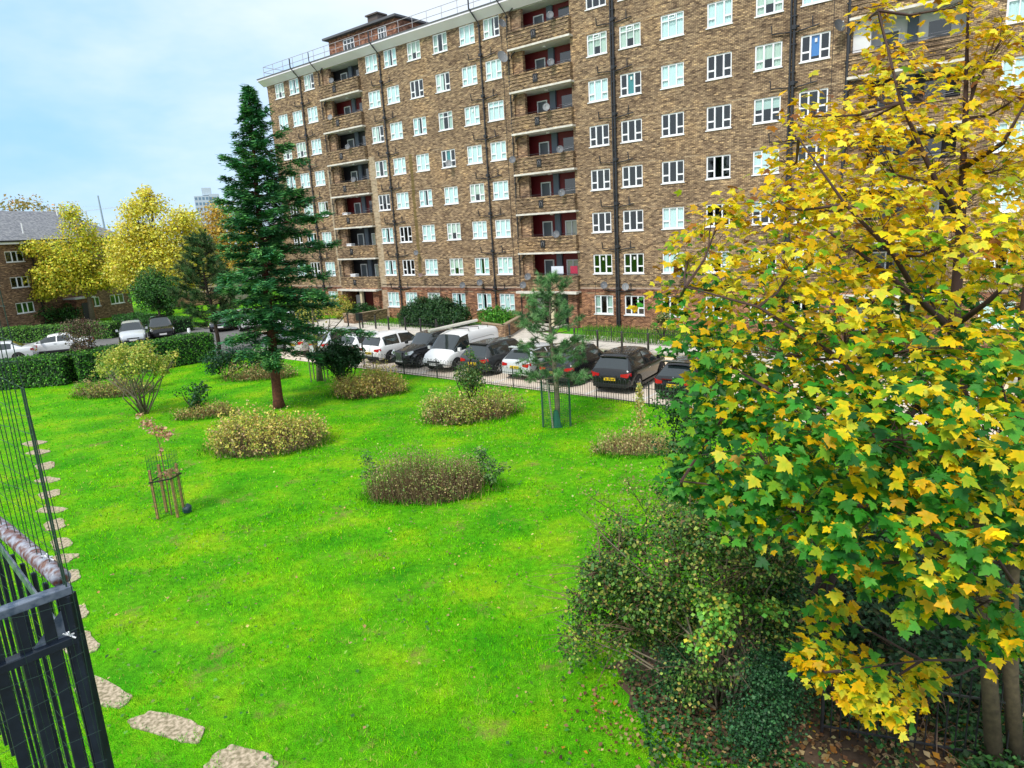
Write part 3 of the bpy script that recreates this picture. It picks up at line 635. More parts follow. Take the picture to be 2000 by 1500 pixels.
# local x runs along the wall away from the camera, local y to its left (into the building)
wins = [(3.05, z, 1.85, 1.02) for z in (7.15, 4.72, 2.25)] + [(-4.2, z, 1.85, 1.02) for z in (7.15, 4.72, 2.25)] + [(13.9, z, 1.85, 1.02) for z in (7.15, 4.72, 1.9)] + [(10.8, z, 1.6, 1.0) for z in (7.15, 4.72, 1.9)]
hl = [(x - w / 2, x + w / 2, z - h / 2, z + h / 2) for x, z, w, h in wins] + [(5.95, 7.15, 4.2, 7.7)]
q = MB(); face_with_holes(q, -14, 15.85, 0, 8.3, hl); q.quad((15.85, 0, 0), (15.85, 9, 0), (15.85, 9, 8.3), (15.85, 0, 8.3)); q.quad((-14, 9, 0), (-14, 0, 0), (-14, 0, 8.3), (-14, 9, 8.3)); q.build('wall', BRICK2, LB)
q = MB(); q.box(-14, 15.6, 1.5, 1.6, 0, 8.2); q.build('room_shell', DARK, LB)
def wide_frame(w, h):
    q = MB(); f = .07; a, b, z0, z1 = -w / 2, w / 2, -h / 2, h / 2
    q.box(a, a + f, 0, .06, z0, z1); q.box(b - f, b, 0, .06, z0, z1); q.box(a + f, b - f, 0, .06, z0, z0 + f); q.box(a + f, b - f, 0, .06, z1 - f, z1)
    xs = [a + f, a + w * .36, b - w * .36, b - f]; P = []
    for x in xs[1:3]: q.box(x - .05, x + .05, -.003, .06, z0 + f, z1 - f)
    for i in range(3): P.append((xs[i] + (.05 if i else 0), xs[i + 1] - (.05 if i < 2 else 0), z0 + f, z1 - f))
    q.box(a - .05, b + .05, -.09, .02, z0 - .05, z0 - .002)
    return q.mesh('window', WHITE), [pane_mesh(p) for p in P]
for w_, h_ in ((1.85, 1.02), (1.6, 1.0)):
    fm, pm = wide_frame(w_, h_)
    for x, z, w, h in wins:
        if w == w_:
            o = inst('window', fm, LB, (x, .04, z))
            for p in pm: inst('pane', p, o)
q = MB(); P = []
for x in (5.95, 6.52, 7.09): q.box(x, x + .06, .03, .08, 4.2, 7.7)
for z in (4.2, 5.4, 6.5, 7.64): q.box(6.01, 7.09, .033, .078, z, z + .06)
o = q.build('stair_window', WHITE, LB)
for i in range(2):
    for z in (4.26, 5.46, 6.56): q = MB(); x = 6.01 + i * .57; q.box(x, x + .51, .05, .056, z, z + 1.04); q.build('pane', GLASS, o)
q = MB(); q.box(-14.6, 16.4, -.55, 9.6, 8.3, 8.62); q.build('eaves', WHITE, LB)
q = MB(); q.box(-14.6, 16.42, -.68, -.552, 8.5, 8.66); q.build('gutter', BLK, LB)
SLATE = mat('roof_slate', (.15, .16, .19), .75, noise=(4.5, .12, (.30, .31, .33)))
q = MB(); q.add([(-14.6, -.5, 8.63), (16.4, -.5, 8.63), (16.4, 9.5, 8.63), (-14.6, 9.5, 8.63), (-10, 4.5, 11.7), (12.4, 4.5, 11.7)], [(0, 1, 5, 4), (1, 2, 5), (2, 3, 4, 5), (3, 0, 4)]); rf = q.build('roof', SLATE, LB)
q = MB()     # slate courses as real laps
for k in range(26):
    t0, t1 = k / 26, (k + 1) / 26
    f = lambda t, o=0: ((-14.6 + 4.6 * t, -.5 + 5 * t, 8.63 + 3.07 * t + o), (16.4 - 4 * t, -.5 + 5 * t, 8.63 + 3.07 * t + o))
    a, b = f(t0, .035); c, d = f(t1, .01); a0, b0 = f(t0, .002)
    q.quad(a, b, d, c); q.quad(a0, b0, b, a)
q.build('slate_courses', SLATE, rf, kind='stuff')
q = MB(); q.tube([(4.9, .6, 9.2), (4.9, .6, 10.3)], .06, 6); q.tube([(11.6, 3.6, 11.1), (11.6, 3.6, 12.2)], .06, 6); q.build('vent_pipe', WHITE, LB)
q = MB(); q.tube([(4.75, -.09, .1), (4.75, -.09, 8.4)], .055, 6); q.box(4.4, 4.7, -.25, -.02, 7.1, 7.7); q.build('drainpipe', PIPE, LB)
q = MB(); q.box(7.4, 9.5, -1.4, -.01, 0, 2.5); q.build('porch', BRICKR, LB)
q = MB(); q.box(7.2, 9.7, -1.6, -.01, 2.5, 2.64); q.build('porch_roof', WHITE, LB)
q = MB(); q.box(8.0, 8.9, -1.44, -1.402, 0, 2.05); q.build('door', DARKP, LB)
# pale end block beyond
PB_ = empty('pale_end_block', (-43.6, 84.5, 0), math.radians(8), label='pale rendered block end seen between the yellow trees', cat='building')
q = MB(); q.box(0, 9.5, 0, 9, 0, 6.9); q.build('wall', mat('pale_render', (.42, .37, .28), .9, noise=(1., .2, (.33, .27, .2))), PB_)
q = MB(); q.box(-.3, 9.8, -.3, 9.3, 6.9, 7.2); q.build('roof', LEAD, PB_)
q = MB(); q.box(2.5, 8.5, -.05, -.01, 0, 1.6); q.build('brick_plinth', BRICK2, PB_)
DB = empty('distant_brick_block', (-38., 112., 0), math.radians(-8), label='distant low block with pinkish grey roof behind the yellow trees', cat='building')
q = MB(); face_with_holes(q, 0, 26, 0, 8.6, [(x, x + 1.3, z, z + 1.1) for x in np.arange(1.5, 25, 3.2) for z in (1., 3.8, 6.4)], rev=.12); q.quad((26, 0, 0), (26, 9, 0), (26, 9, 8.6), (26, 0, 8.6)); q.box(0.1, 25.9, .5, .6, 0, 8.5); q.build('wall', BRICK2, DB)
q = MB(); q.add([(-.5, -.5, 8.6), (26.5, -.5, 8.6), (26.5, 9.5, 8.6), (-.5, 9.5, 8.6), (2, 4.5, 11.6), (24, 4.5, 11.6)], [(0, 1, 5, 4), (1, 2, 5), (2, 3, 4, 5), (3, 0, 4), (0, 3, 2, 1)]); q.build('roof', mat('pinkish_tiles', (.34, .27, .27), .8), DB)
fm, pm = wide_frame(1.3, 1.1)
for x in np.arange(1.5, 25, 3.2):
    for z in (1., 3.8, 6.4): inst('window', fm, DB, (x + .65, .04, z + .55))
# far tower
TW = empty('tower_block', (-165.6, 400, 0), math.radians(20), label='pale tower block with white window bands far on the skyline', cat='tower block')
HZ = (.46, .55, .62); q = MB(); q.box(-6.5, 1.2, 0, 9, 0, 35.5); q.box(1.2, 6.4, .6, 9, 0, 36.4); q.box(-2.2, 2.6, 2, 7, 36, 40); q.build('wall', mat('hazed_concrete', HZ, .9), TW)  # distance haze is put into the wall's pale blue-grey colour
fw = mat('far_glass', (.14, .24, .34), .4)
for k in range(12):
    z = 2 + k * 2.85
    for x in np.arange(-6.1, .8, 1.9): q = MB(); q.box(x, x + 1.2, -.06, -.01, z, z + 1.5); (q.build('window', fw, TW))
    q = MB(); q.box(1.6, 6.2, .53, .59, z, z + 1.4); q.build('window_band', fw, TW)
CR = empty('tower_crane', (-176, 300, 0), 0, label='thin pale tower crane with a horizontal jib on the far skyline', cat='crane')
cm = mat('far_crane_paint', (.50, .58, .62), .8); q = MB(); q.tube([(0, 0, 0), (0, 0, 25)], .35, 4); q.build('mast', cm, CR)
q = MB(); q.tube([(-9, 0, 24.6), (13, 0, 25.8)], .16, 4); q.tube([(-9, 0, 24.6), (0, 0, 27), (13, 0, 25.8)], .06, 4); q.build('jib', cm, CR)
q = MB(); q.box(-10, -7, -1, 1, 22.6, 25); q.build('counterweight', mat('far_blue_box', (.22, .42, .55), .8), CR)
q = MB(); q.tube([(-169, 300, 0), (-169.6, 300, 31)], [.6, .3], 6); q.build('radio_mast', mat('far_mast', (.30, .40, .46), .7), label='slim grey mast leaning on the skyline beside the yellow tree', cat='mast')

# ------------------------------------------------------------------ street furniture
q = MB(); q.tube([(0, 0, 0), (0, 0, .92), (0, 0, .99), (0, 0, 1.03)], [.062, .058, .07, .03], 10); bme = q.mesh('bollard', IRON, True)
for i, (s, n) in enumerate([(13.2, 5.35), (15.3, 5.6), (16.9, 5.65), (18.45, 5.7), (20.45, 5.85), (22.15, 5.95), (23.85, 6.05), (25.6, 6.15), (30.8, 6.55), (35.85, 6.8), (37.5, 6.95), (39.1, 7.0), (40.75, 7.1), (42.5, 7.3), (44.3, 7.4)]):
    lab = ['leftmost black bollard on the pavement by the low wall', 'second black bollard from the left, before the end of the low wall', 'third black bollard from the left along the kerb', 'fourth bollard from the left, behind the signal pole', 'fifth bollard from the left, at the left edge of the big bush', 'sixth bollard from the left, before the big dark bush', 'seventh bollard from the left, before the big dark bush', 'eighth bollard from the left, behind the white van roof', 'bollard standing before the right low brick wall', 'bollard behind the small pine, left of the bow fence', 'bollard at the left end of the railing by the flats', 'second bollard in front of the railing by the flats', 'third bollard in front of the railing by the flats', 'rightmost visible bollard, half hidden by maple leaves', 'bollard hidden behind the maple foliage'][i]
    if i < 14: inst('bollard', bme, None, W(s, n, .11), label=lab, cat='bollard', group='black bollards along the pavement')
q = MB(); SP = empty('signal_pole', W(27.9, 15.9, 0), TH, label='black pole with a square black box on top before the white cars', cat='pole')
q.tube([(0, 0, 0), (-.03, 0, 2.9)], .04, 8); q.build('pole', IRON, SP); q = MB(); q.box(-.17, .11, -.12, .12, 2.55, 2.95); q.build('box', BLK, SP)

def railing(name, pts, h, label, bow=True, gap=.115, post=2.4, rails=(.12, .74), mtl=IRON, r=.012, skip=None):
    """straight runs between points (world xy): posts, rails and bars"""
    R = empty(name, (pts[0][0], pts[0][1], 0), label=label, cat='railing'); o0 = Vector((pts[0][0], pts[0][1], 0))
    bars = MB(); prm = MB(); prm.tube([(0, 0, -.02), (0, 0, h + .06)], .024, 6); pme = prm.mesh('post', mtl)
    for a, b in zip(pts, pts[1:]):
        a = Vector((*a, 0)) - o0; b = Vector((*b, 0)) - o0; L_ = (b - a).length; d = (b - a) / L_; n = int(L_ / gap)
        if n % 2: n += 1
        for i in range(n):
            p = a + d * (i * gap)
            if bow:
                bars.tube([p, p + Vector((0, 0, h - .06))], r, 4, False)
                if i % 2 == 0:
                    e = p + d * gap; bars.tube([p + Vector((0, 0, h - .06)), p + d * gap * .2 + Vector((0, 0, h - .015)), p + d * gap * .5 + Vector((0, 0, h)), p + d * gap * .8 + Vector((0, 0, h - .015)), e + Vector((0, 0, h - .06))], r, 4, False)
            else: bars.tube([p, p + Vector((0, 0, h))], r, 4)
        for z in rails: q = MB(); q.tube([a + Vector((0, 0, z * h)), b + Vector((0, 0, z * h))], .016, 4); q.build('rail', mtl, R)
        for i in range(int(L_ / post) + 1): inst('post', pme, R, a + d * min(i * post, L_))
    bars.build('bars', mtl, R, kind='stuff'); return R
def Wn(s, n): v = W(s, n); return (v.x, v.y)
railing('bow_top_fence', [Wn(24.6, 16.45), Wn(41, 16.6), Wn(49.5, 16.95)], .95, 'black bow-top railing between the lawn and the parked cars')
railing('garden_railing', [Wn(34.9, 5.0), Wn(47, 5.3)], 1.0, 'black railing round the grass bed before the flats', bow=False)
railing('low_railing', [Wn(13.6, 4.5), Wn(27, 4.75)], .62, 'low black railing in front of the big dark bush', bow=False, gap=.3)
railing('boundary_fence', [(4.6, 17.2), (5.35, 10.9), (3.9, 7.9), (6.6, 6.9), (9.5, 6.2)], 1.25, 'black iron fence with straight bars under the maple', bow=False, gap=.11, r=.010)
# low brick walls by the entrances, with coping
def low_wall(pts, h, label):
    R = empty('low_brick_wall', label=label, cat='garden wall'); street(R); q = MB(); c = MB()
    for a, b in zip(pts, pts[1:]):
        a = Vector((a[0], -a[1])); b = Vector((b[0], -b[1])); d = (b - a).normalized(); n = Vector((-d.y, d.x))
        P = lambda w, e: [tuple(a - d * e + n * w), tuple(b + d * e + n * w), tuple(b + d * e - n * w), tuple(a - d * e - n * w)]
        q.poly(P(.115, .11), 0, h); c.poly(P(.15, .14), h + .001, h + .06)
    q.build('brickwork', BRICKW, R); c.build('coping', mat('wall_coping', (.30, .23, .15), .9), R)
low_wall([(11.0, 3.9), (12.4, 4.1), (12.3, .6)], .85, 'long low brown brick wall by the left entrance')
low_wall([(27.9, 5.6), (30.0, 6.15), (27.9, 1.4)], .95, 'low brown brick wall by the middle entrance behind the van')

# ------------------------------------------------------------------ cars
def lerp(a, b, t): return a + (b - a) * t
CARS = {
 # x/L, bottom, belt, top, half width at belt (fraction), half width at roof (fraction)
 'suv': dict(L=4.4, Wd=1.86, st=[(0, .42, .70, .72, .84, .78), (.015, .30, .92, .95, .93, .84), (.03, .27, 1.00, 1.04, .95, .82), (.095, .27, 1.03, 1.50, .98, .70), (.115, .27, 1.03, 1.56, .98, .70), (.155, .27, 1.03, 1.60, .99, .70), (.36, .27, 1.01, 1.64, 1, .71), (.385, .27, 1.01, 1.64, 1, .71), (.57, .27, .99, 1.58, 1, .70), (.72, .27, .97, 1.04, .98, .80), (.86, .27, .93, .95, .95, .80), (.97, .30, .80, .82, .86, .72), (1, .42, .6, .62, .8, .7)], side=(4, 5, 7, 8), top=(2, 8), wr=.34, wx=(.19, .82)),
 'hatch': dict(L=4.1, Wd=1.78, st=[(0, .40, .62, .64, .84, .78), (.015, .26, .86, .88, .93, .84), (.035, .24, .93, .96, .95, .82), (.12, .24, .95, 1.34, .98, .68), (.145, .24, .95, 1.40, .98, .68), (.18, .24, .95, 1.43, .99, .68), (.38, .24, .93, 1.48, 1, .69), (.40, .24, .93, 1.48, 1, .69), (.57, .24, .91, 1.42, 1, .68), (.74, .24, .88, .95, .98, .78), (.87, .24, .82, .84, .95, .78), (.97, .27, .70, .72, .86, .7), (1, .38, .5, .52, .8, .7)], side=(4, 5, 7, 8), top=(2, 8), wr=.31, wx=(.19, .81)),
 'estate': dict(L=4.7, Wd=1.84, st=[(0, .40, .66, .68, .84, .78), (.012, .28, .90, .92, .93, .84), (.025, .25, .97, 1.0, .95, .82), (.085, .25, .99, 1.42, .98, .69), (.105, .25, .99, 1.50, .98, .69), (.15, .25, .99, 1.55, .99, .69), (.40, .25, .97, 1.58, 1, .70), (.42, .25, .97, 1.58, 1, .70), (.58, .25, .95, 1.50, 1, .69), (.72, .25, .92, .99, .98, .79), (.86, .25, .87, .89, .95, .79), (.97, .28, .74, .76, .86, .72), (1, .4, .55, .57, .8, .7)], side=(4, 5, 7, 8), top=(2, 8), wr=.33, wx=(.19, .81)),
 'sedan': dict(L=4.6, Wd=1.80, st=[(0, .40, .62, .64, .84, .78), (.015, .26, .88, .90, .92, .84), (.04, .24, .93, .96, .94, .80), (.14, .24, .94, 1.00, .97, .78), (.27, .24, .94, 1.36, .99, .66), (.31, .24, .94, 1.41, .99, .66), (.44, .24, .93, 1.44, 1, .67), (.455, .24, .93, 1.44, 1, .67), (.57, .24, .91, 1.38, 1, .66), (.73, .24, .88, .95, .98, .78), (.87, .24, .82, .84, .95, .78), (.97, .27, .70, .72, .86, .7), (1, .38, .5, .52, .8, .7)], side=(4, 5, 7, 8), top=(3, 8), wr=.32, wx=(.2, .81)),
 'van': dict(L=4.6, Wd=1.86, st=[(0, .40, .9, 1.5, .96, .88), (.012, .28, 1.0, 1.74, .99, .86), (.03, .26, 1.05, 1.80, 1, .86), (.10, .26, 1.05, 1.84, 1, .86), (.30, .26, 1.05, 1.86, 1, .86), (.50, .26, 1.05, 1.86, 1, .86), (.56, .26, 1.03, 1.86, 1, .85), (.575, .26, 1.03, 1.85, 1, .85), (.70, .26, 1.0, 1.76, 1, .80), (.845, .26, .98, 1.10, .98, .80), (.93, .26, .88, .94, .93, .78), (.985, .30, .66, .70, .86, .74), (1, .40, .5, .54, .8, .7)], side=(7, 8), top=(8,), wr=.33, wx=(.18, .83)),
 'cab': dict(L=4.4, Wd=1.74, st=[(0, .40, .62, .66, .76, .7), (.02, .30, .86, .92, .84, .74), (.06, .28, .98, 1.14, .88, .70), (.13, .28, 1.05, 1.46, .92, .72), (.17, .28, 1.05, 1.58, .94, .74), (.20, .28, 1.05, 1.64, .94, .75), (.38, .28, 1.05, 1.70, .95, .76), (.40, .28, 1.05, 1.70, .95, .76), (.56, .28, 1.04, 1.64, .94, .75), (.66, .28, 1.02, 1.14, .86, .62), (.84, .28, .96, 1.02, .72, .50), (.97, .30, .90, .95, .62, .42), (1, .42, .6, .66, .56, .4)], side=(4, 5, 7, 8), top=(3, 8), wr=.34, wx=(.18, .84)),
}
def wheel_meshes(r):
    q = MB(); seg = 18; w = .1
    prof = [(.62 * r, -w), (.93 * r, -w), (r, -w * .7), (r, w * .7), (.93 * r, w), (.62 * r, w)]
    vs = [(p[0] * math.cos(2 * math.pi * j / seg), p[1], p[0] * math.sin(2 * math.pi * j / seg)) for j in range(seg) for p in prof]; k = len(prof)
    q.add(vs, [(j * k + i, j * k + i + 1, ((j + 1) % seg) * k + i + 1, ((j + 1) % seg) * k + i) for j in range(seg) for i in range(k - 1)])
    ty = q.mesh('tyre', TYRE, True); q = MB(); R_ = .63 * r
    for j in range(seg):
        a0, a1 = 2 * math.pi * j / seg, 2 * math.pi * (j + 1) / seg
        q.quad((R_ * math.cos(a0), -w * .9, R_ * math.sin(a0)), (R_ * math.cos(a1), -w * .9, R_ * math.sin(a1)), (R_ * .86 * math.cos(a1), -w * .6, R_ * .86 * math.sin(a1)), (R_ * .86 * math.cos(a0), -w * .6, R_ * .86 * math.sin(a0)))
    for j in range(5):
        a = 2 * math.pi * j / 5; q.tube([(0, -w * .75, 0), (R_ * .9 * math.cos(a), -w * .72, R_ * .9 * math.sin(a))], [.05, .035], 4)
    q.tube([(0, -w * .4, 0), (0, -w * .95, 0)], .06, 8)
    rim = q.mesh('rim', RIM); q = MB(); q.add([(R_ * math.cos(2 * math.pi * j / seg), -w * .3, R_ * math.sin(2 * math.pi * j / seg)) for j in range(seg)], [tuple(range(seg))]); disc = q.mesh('brake_disc', HUB)
    return ty, rim, disc
WHL = {}
def car(kind, col, pos, yaw, label, cat='car', group=None, front=False, plate=PLY, lamp=REDL, metal=.3, scale=1., extra=None):
    """local x from the rear (0) to the nose (L), y to the left, z up; yaw turns local x into the world"""
    K = CARS[kind]; L_, w2 = K['L'], K['Wd'] / 2; pm = mat('car_paint_%d_%d_%d' % tuple(int(c * 255) for c in col), col, .25 if col[1] < .1 else .35, 0. if col[1] < .1 else metal, coat=.6, spec=.3)
    C_ = empty('parked_van' if kind == 'van' else 'parked_car', (0, 0, 0), yaw, label=label, cat=cat, group=group)
    c0 = Matrix.Rotation(yaw, 3, 'Z') @ Vector((L_ if front else 0, 0, 0)); C_.location = Vector(pos) - c0
    if scale != 1: C_.scale = (scale,) * 3
    ring = []
    for x, zb, zt, zr, wb, wr in K['st']:
        wb *= w2; wr *= w2; hi = zr - zt
        h = [(0, zb), (wb * .84, zb), (wb * .97, zb + .10), (wb * 1.0, lerp(zb, zt, .55)), (wb * .985, zt - .06), (wb * .95, zt), (lerp(wb * .93, wr, .5), lerp(zt, zr, .55)), (wr, zr - .10 * min(1, hi * 2.5)), (wr * .90, zr - .02 * min(1, hi * 3)), (wr * .5, zr + .012), (0, zr + .018)]
        ring.append([(x * L_, y, z) for y, z in h] + [(x * L_, -y, z) for y, z in h[-2:0:-1]])
    n = len(ring[0]); body = MB(); glass = {'windscreen': MB(), 'rear_window': MB(), 'side_window': [MB(), MB()]}
    V = [p for r in ring for p in r]
    def idx(i, j): return i * n + j % n
    bf = []
    for i in range(len(ring) - 1):
        for j in range(n):
            f = (idx(i, j), idx(i + 1, j), idx(i + 1, j + 1), idx(i, j + 1)); tgt = None
            jj = j if j < 10 else n - 1 - j
            if i in K['side'] and jj in (5, 6): tgt = glass['side_window'][0 if j < 10 else 1]
            if i in K['top'] and jj in (8, 9) or (i in K['top'] and jj == 7): tgt = glass['windscreen'] if i > 5 else glass['rear_window']
            if tgt is None: bf.append(f)
            else: tgt.add([V[k] for k in f], [(0, 1, 2, 3)])
    bf.append(tuple(range(n))); bf.append(tuple(idx(len(ring) - 1, j) for j in range(n))[::-1])
    body.add(V, bf); bo = body.build('body', pm, C_, smooth=True)
    try:
        bo.data.set_sharp_from_angle(angle=math.radians(38))
    except Exception: pass
    for nm in ('windscreen', 'rear_window'):
        if glass[nm].f: glass[nm].build(nm, CARGL, C_)
    for g in glass['side_window']: g.build('side_window', CARGL, C_)
    # lower trim, arches, wheels
    if kind not in WHL: WHL[kind] = wheel_meshes(K['wr'])
    ty, rim, disc = WHL[kind]
    for wx in K['wx']:
        for sgn in (1, -1):
            q = MB(); seg = 14; r_ = K['wr'] * 1.22; yy = sgn * (w2 * .995); c = (wx * L_, K['wr'])
            pts = [(c[0] + r_ * math.cos(math.pi * j / seg), c[1] + r_ * math.sin(math.pi * j / seg) * .98) for j in range(seg + 1)] + [(c[0] - r_, .22), (c[0] + r_, .22)]
            q.add([(x, yy + sgn * .004, z) for x, z in pts] + [(x, yy - sgn * .05, z) for x, z in pts], [tuple(range(len(pts)))] + [(i, (i + 1) % len(pts), len(pts) + (i + 1) % len(pts), len(pts) + i) for i in range(len(pts))]); q.build('wheel_arch', HUB, C_)
            w_ = empty('wheel', (wx * L_, sgn * (w2 - .075), K['wr']), 0 if sgn < 0 else math.pi); w_.parent = C_
            inst('tyre', ty, w_); inst('rim', rim, w_); inst('brake_disc', disc, w_)
    q = MB(); q.box(.28 * L_, .72 * L_, -w2 * .99, w2 * .99, .2, .30); q.build('sill', BLK, C_)
    q = MB(); q.box(-.03, .10, -w2 * .82, w2 * .82, .30, .46); q.build('bumper', BLK if kind in ('suv', 'van') else pm, C_)
    q = MB(); q.box(L_ - .08, L_ + .02, -w2 * .66, w2 * .66, .30, .46); q.box(L_ - .05, L_ + .012, -w2 * .45, w2 * .45, .52, .60); q.build('grille', BLK, C_)
    zt = K['st'][1][2]
    for sgn in (1, -1):
        q = MB(); a = w2 * .52; b = w2 * .93
        q.add([(-.015, sgn * a, zt - .16), (-.015, sgn * b * .9, zt - .2), (.17, sgn * b * 1.05, zt - .13), (.13, sgn * b * 1.05, zt + .0), (.0, sgn * b * .88, zt - .02), (-.01, sgn * a, zt - .06),
               (.10, sgn * a, zt - .14), (.12, sgn * b * .8, zt - .18), (.22, sgn * b * .9, zt - .12), (.2, sgn * b * .9, zt - .02), (.1, sgn * b * .8, zt - .04), (.1, sgn * a, zt - .08)],
              [(0, 1, 4, 5), (1, 2, 3, 4), (6, 11, 10, 7), (7, 10, 9, 8), (0, 6, 7, 1), (1, 7, 8, 2), (2, 8, 9, 3), (3, 9, 10, 4), (4, 10, 11, 5), (5, 11, 6, 0)])
        q.build('tail_light', lamp, C_)
        q = MB(); zf = K['st'][-2][2]
        q.add([(L_ - .10, sgn * w2 * .50, zf - .10), (L_ - .02, sgn * w2 * .50, zf - .16), (L_ - .12, sgn * w2 * .86, zf - .12), (L_ - .30, sgn * w2 * .93, zf + .0), (L_ - .34, sgn * w2 * .86, zf + .07), (L_ - .14, sgn * w2 * .55, zf + .01), (L_ - .3, sgn * w2 * .6, zf - .1)],
              [(1, 2, 3, 4), (1, 4, 5), (0, 1, 5), (2, 6, 3), (1, 6, 2)]); q.build('headlight', CLRL, C_)
        q = MB(); xm = .665 * L_ if kind != 'van' else .80 * L_; zm = K['st'][8][2] + .06
        q.tube([(xm, sgn * w2 * .95, zm), (xm + .0, sgn * (w2 + .02), zm + .03)], .02, 4); q.box(xm - .06, xm + .06, sgn * (w2 + .09) - .08, sgn * (w2 + .09) + .08, zm - .02, zm + .14); q.build('mirror', pm if not kind == 'cab' else BLK, C_)
        q = MB(); q.box(.45 * L_, .49 * L_, sgn * (w2 * 1.0 + .005) - .01, sgn * (w2 * 1.0 + .005) + .01, .78, .81); q.build('door_handle', BLK if metal > .5 else RIM, C_)
    q = MB(); q.box(-.045, -.02, -.26, .26, .58, .70); p = q.build('number_plate', PLY, C_)
    q = MB()
    for i in range(7):
        if i != 4: q.box(-.048, -.046, -.21 + i * .062, -.175 + i * .062, .61, .67)
    q.build('plate_characters', BLK, p)
    q = MB(); q.box(L_ + .02, L_ + .04, -.26, .26, .38, .50); q.build('number_plate', PLW, C_)
    if extra: extra(C_, L_, w2, pm)
    return C_
def roof_rails(C_, L_, w2, pm):
    for sgn in (1, -1): q = MB(); q.tube([(.14 * L_, sgn * w2 * .68, 1.6), (.17 * L_, sgn * w2 * .68, 1.66), (.5 * L_, sgn * w2 * .69, 1.69), (.55 * L_, sgn * w2 * .69, 1.62)], .018, 5); q.build('roof_rail', RIM, C_)
    q = MB(); q.box(.085 * L_, .13 * L_, -w2 * .6, w2 * .6, 1.5, 1.545); q.build('spoiler', BLK, C_)
def spoiler(C_, L_, w2, pm): q = MB(); q.box(.075 * L_, .135 * L_, -w2 * .62, w2 * .62, 1.49, 1.53); q.build('spoiler', pm, C_)
def badge(C_, L_, w2, pm):
    spoiler(C_, L_, w2, pm)
    q = MB(); q.add([(.0, 0, 1.0), (-.0, -.055, .92), (.0, 0, .84), (0, .055, .92), (-.02, 0, .98), (-.02, -.04, .92), (-.02, 0, .86), (-.02, .04, .92)], [(0, 1, 5, 4), (1, 2, 6, 5), (2, 3, 7, 6), (3, 0, 4, 7)]); q.build('badge', RIM, C_)
    q = MB()
    for i in range(7): q.box(-.012, .0, -.20 + i * .06, -.165 + i * .06, .775, .81)
    q.build('badge_letters', RIM, C_)
    q = MB(); q.box(-.012, .04, -w2 * .55, w2 * .55, .85, .885); q.build('light_bar', mat('dark_red_bar', (.10, .008, .01), .25), C_)
def van_extra(C_, L_, w2, pm):
    for x in (.18, .36, .54):
        q = MB(); q.tube([(x * L_, -w2 * .8, 1.86), (x * L_, -w2 * .8, 1.98), (x * L_, w2 * .8, 1.98), (x * L_, w2 * .8, 1.86)], .02, 5); q.build('roof_bar', BLK, C_)
    q = MB(); q.box(L_ * .78, L_ * .795, -.6, .6, 1.12, 1.15); q.build('wiper', BLK, C_)
def cab_extra(C_, L_, w2, pm):
    for sgn in (1, -1):
        for wx, ln in ((.84, .95), (.18, .85)):
            q = MB(); pts = []
            for k in range(9):
                a = math.pi * k / 8; pts.append((wx * L_ + math.cos(a) * (.56 if a < 1.57 else .78 * ln), .34 + .42 * math.sin(a) - (.12 if k in (0, 8) else 0)))
            rin = w2 * .62; rout = w2 * .99
            for (x0, z0), (x1, z1) in zip(pts, pts[1:]): q.quad((x0, sgn * rin, z0 + .06), (x1, sgn * rin, z1 + .06), (x1, sgn * rout, z1), (x0, sgn * rout, z0)); q.quad((x0, sgn * rout, z0), (x1, sgn * rout, z1), (x1, sgn * rout, z1 - .05), (x0, sgn * rout, z0 - .05))
            q.build('mudguard', pm, C_, smooth=True)
        q = MB(); q.tube([(.93 * L_, sgn * w2 * .55, .82), (.985 * L_, sgn * w2 * .55, .82)], [.06, .11], 12); q.build('round_headlight', RIM, C_)
    q = MB()
    for k in range(7): q.box(.99 * L_, 1.012 * L_, -.21 + k * .06, -.18 + k * .06, .48, .90)
    q.build('radiator_grille', RIM, C_)
UP = TH + math.pi / 2       # nose away from the camera
DN = TH - math.pi / 2
g_ = 'cars parked nose to tail of the row along the railing'
g_ = 'cars parked side by side along the railing'
sl = (.62, .66, .70); wh = (.80, .81, .82); bk = (.010, .011, .013)
def P3(s, n): v = W(s, n); return (v.x, v.y, 0)
car('hatch', bk, P3(46.3, 15.75), UP, 'black hatchback with a red tail light bar at the right end of the row', group=g_, extra=badge)
car('suv', bk, P3(43.45, 15.7), UP + .1, 'black coupe-shaped sports utility car with yellow plate, second from the right', group=g_, extra=spoiler)
car('suv', (.014, .015, .018), P3(40.6, 15.6), UP + .05, 'black family sports utility car with roof rails behind the small pine', group=g_, extra=roof_rails)
car('hatch', (.66, .69, .72), P3(38.1, 15.3), UP, 'silver hatchback with red lamps half hidden by pine twigs', group=g_, extra=spoiler)
car('estate', (.045, .05, .055), P3(35.55, 15.4), UP + .02, 'dark grey estate car with roof rails between the van and the pine', group=g_, extra=roof_rails)
car('van', wh, P3(33.05, 15.6), DN + .06, 'white van facing the lawn with ladder pipe on its roof', 'van', group=g_, front=True, metal=0., extra=van_extra)
car('cab', (.012, .013, .016), P3(30.5, 15.6), DN, 'black retro cab with curved mudguards left of the white van', group=g_, front=True, extra=cab_extra)
car('suv', wh, P3(27.75, 15.4), UP, 'white sports utility car behind the black pole', group=g_, metal=0., extra=spoiler)
car('hatch', (.76, .78, .80), P3(25.2, 15.2), UP, 'white hatchback left of the white sports utility car', group=g_, metal=0.)
car('estate', (.52, .56, .60), P3(22.7, 15.2), UP, 'silver blue estate behind the dark green shrub', group=g_)
car('sedan', (.66, .64, .64), P3(20.2, 15.2), UP, 'pale silver car behind the thin tree with tree guard', group=g_)
car('hatch', (.30, .33, .37), P3(17.6, 15.2), UP, 'grey hatchback behind the redwood trunk', group=g_)
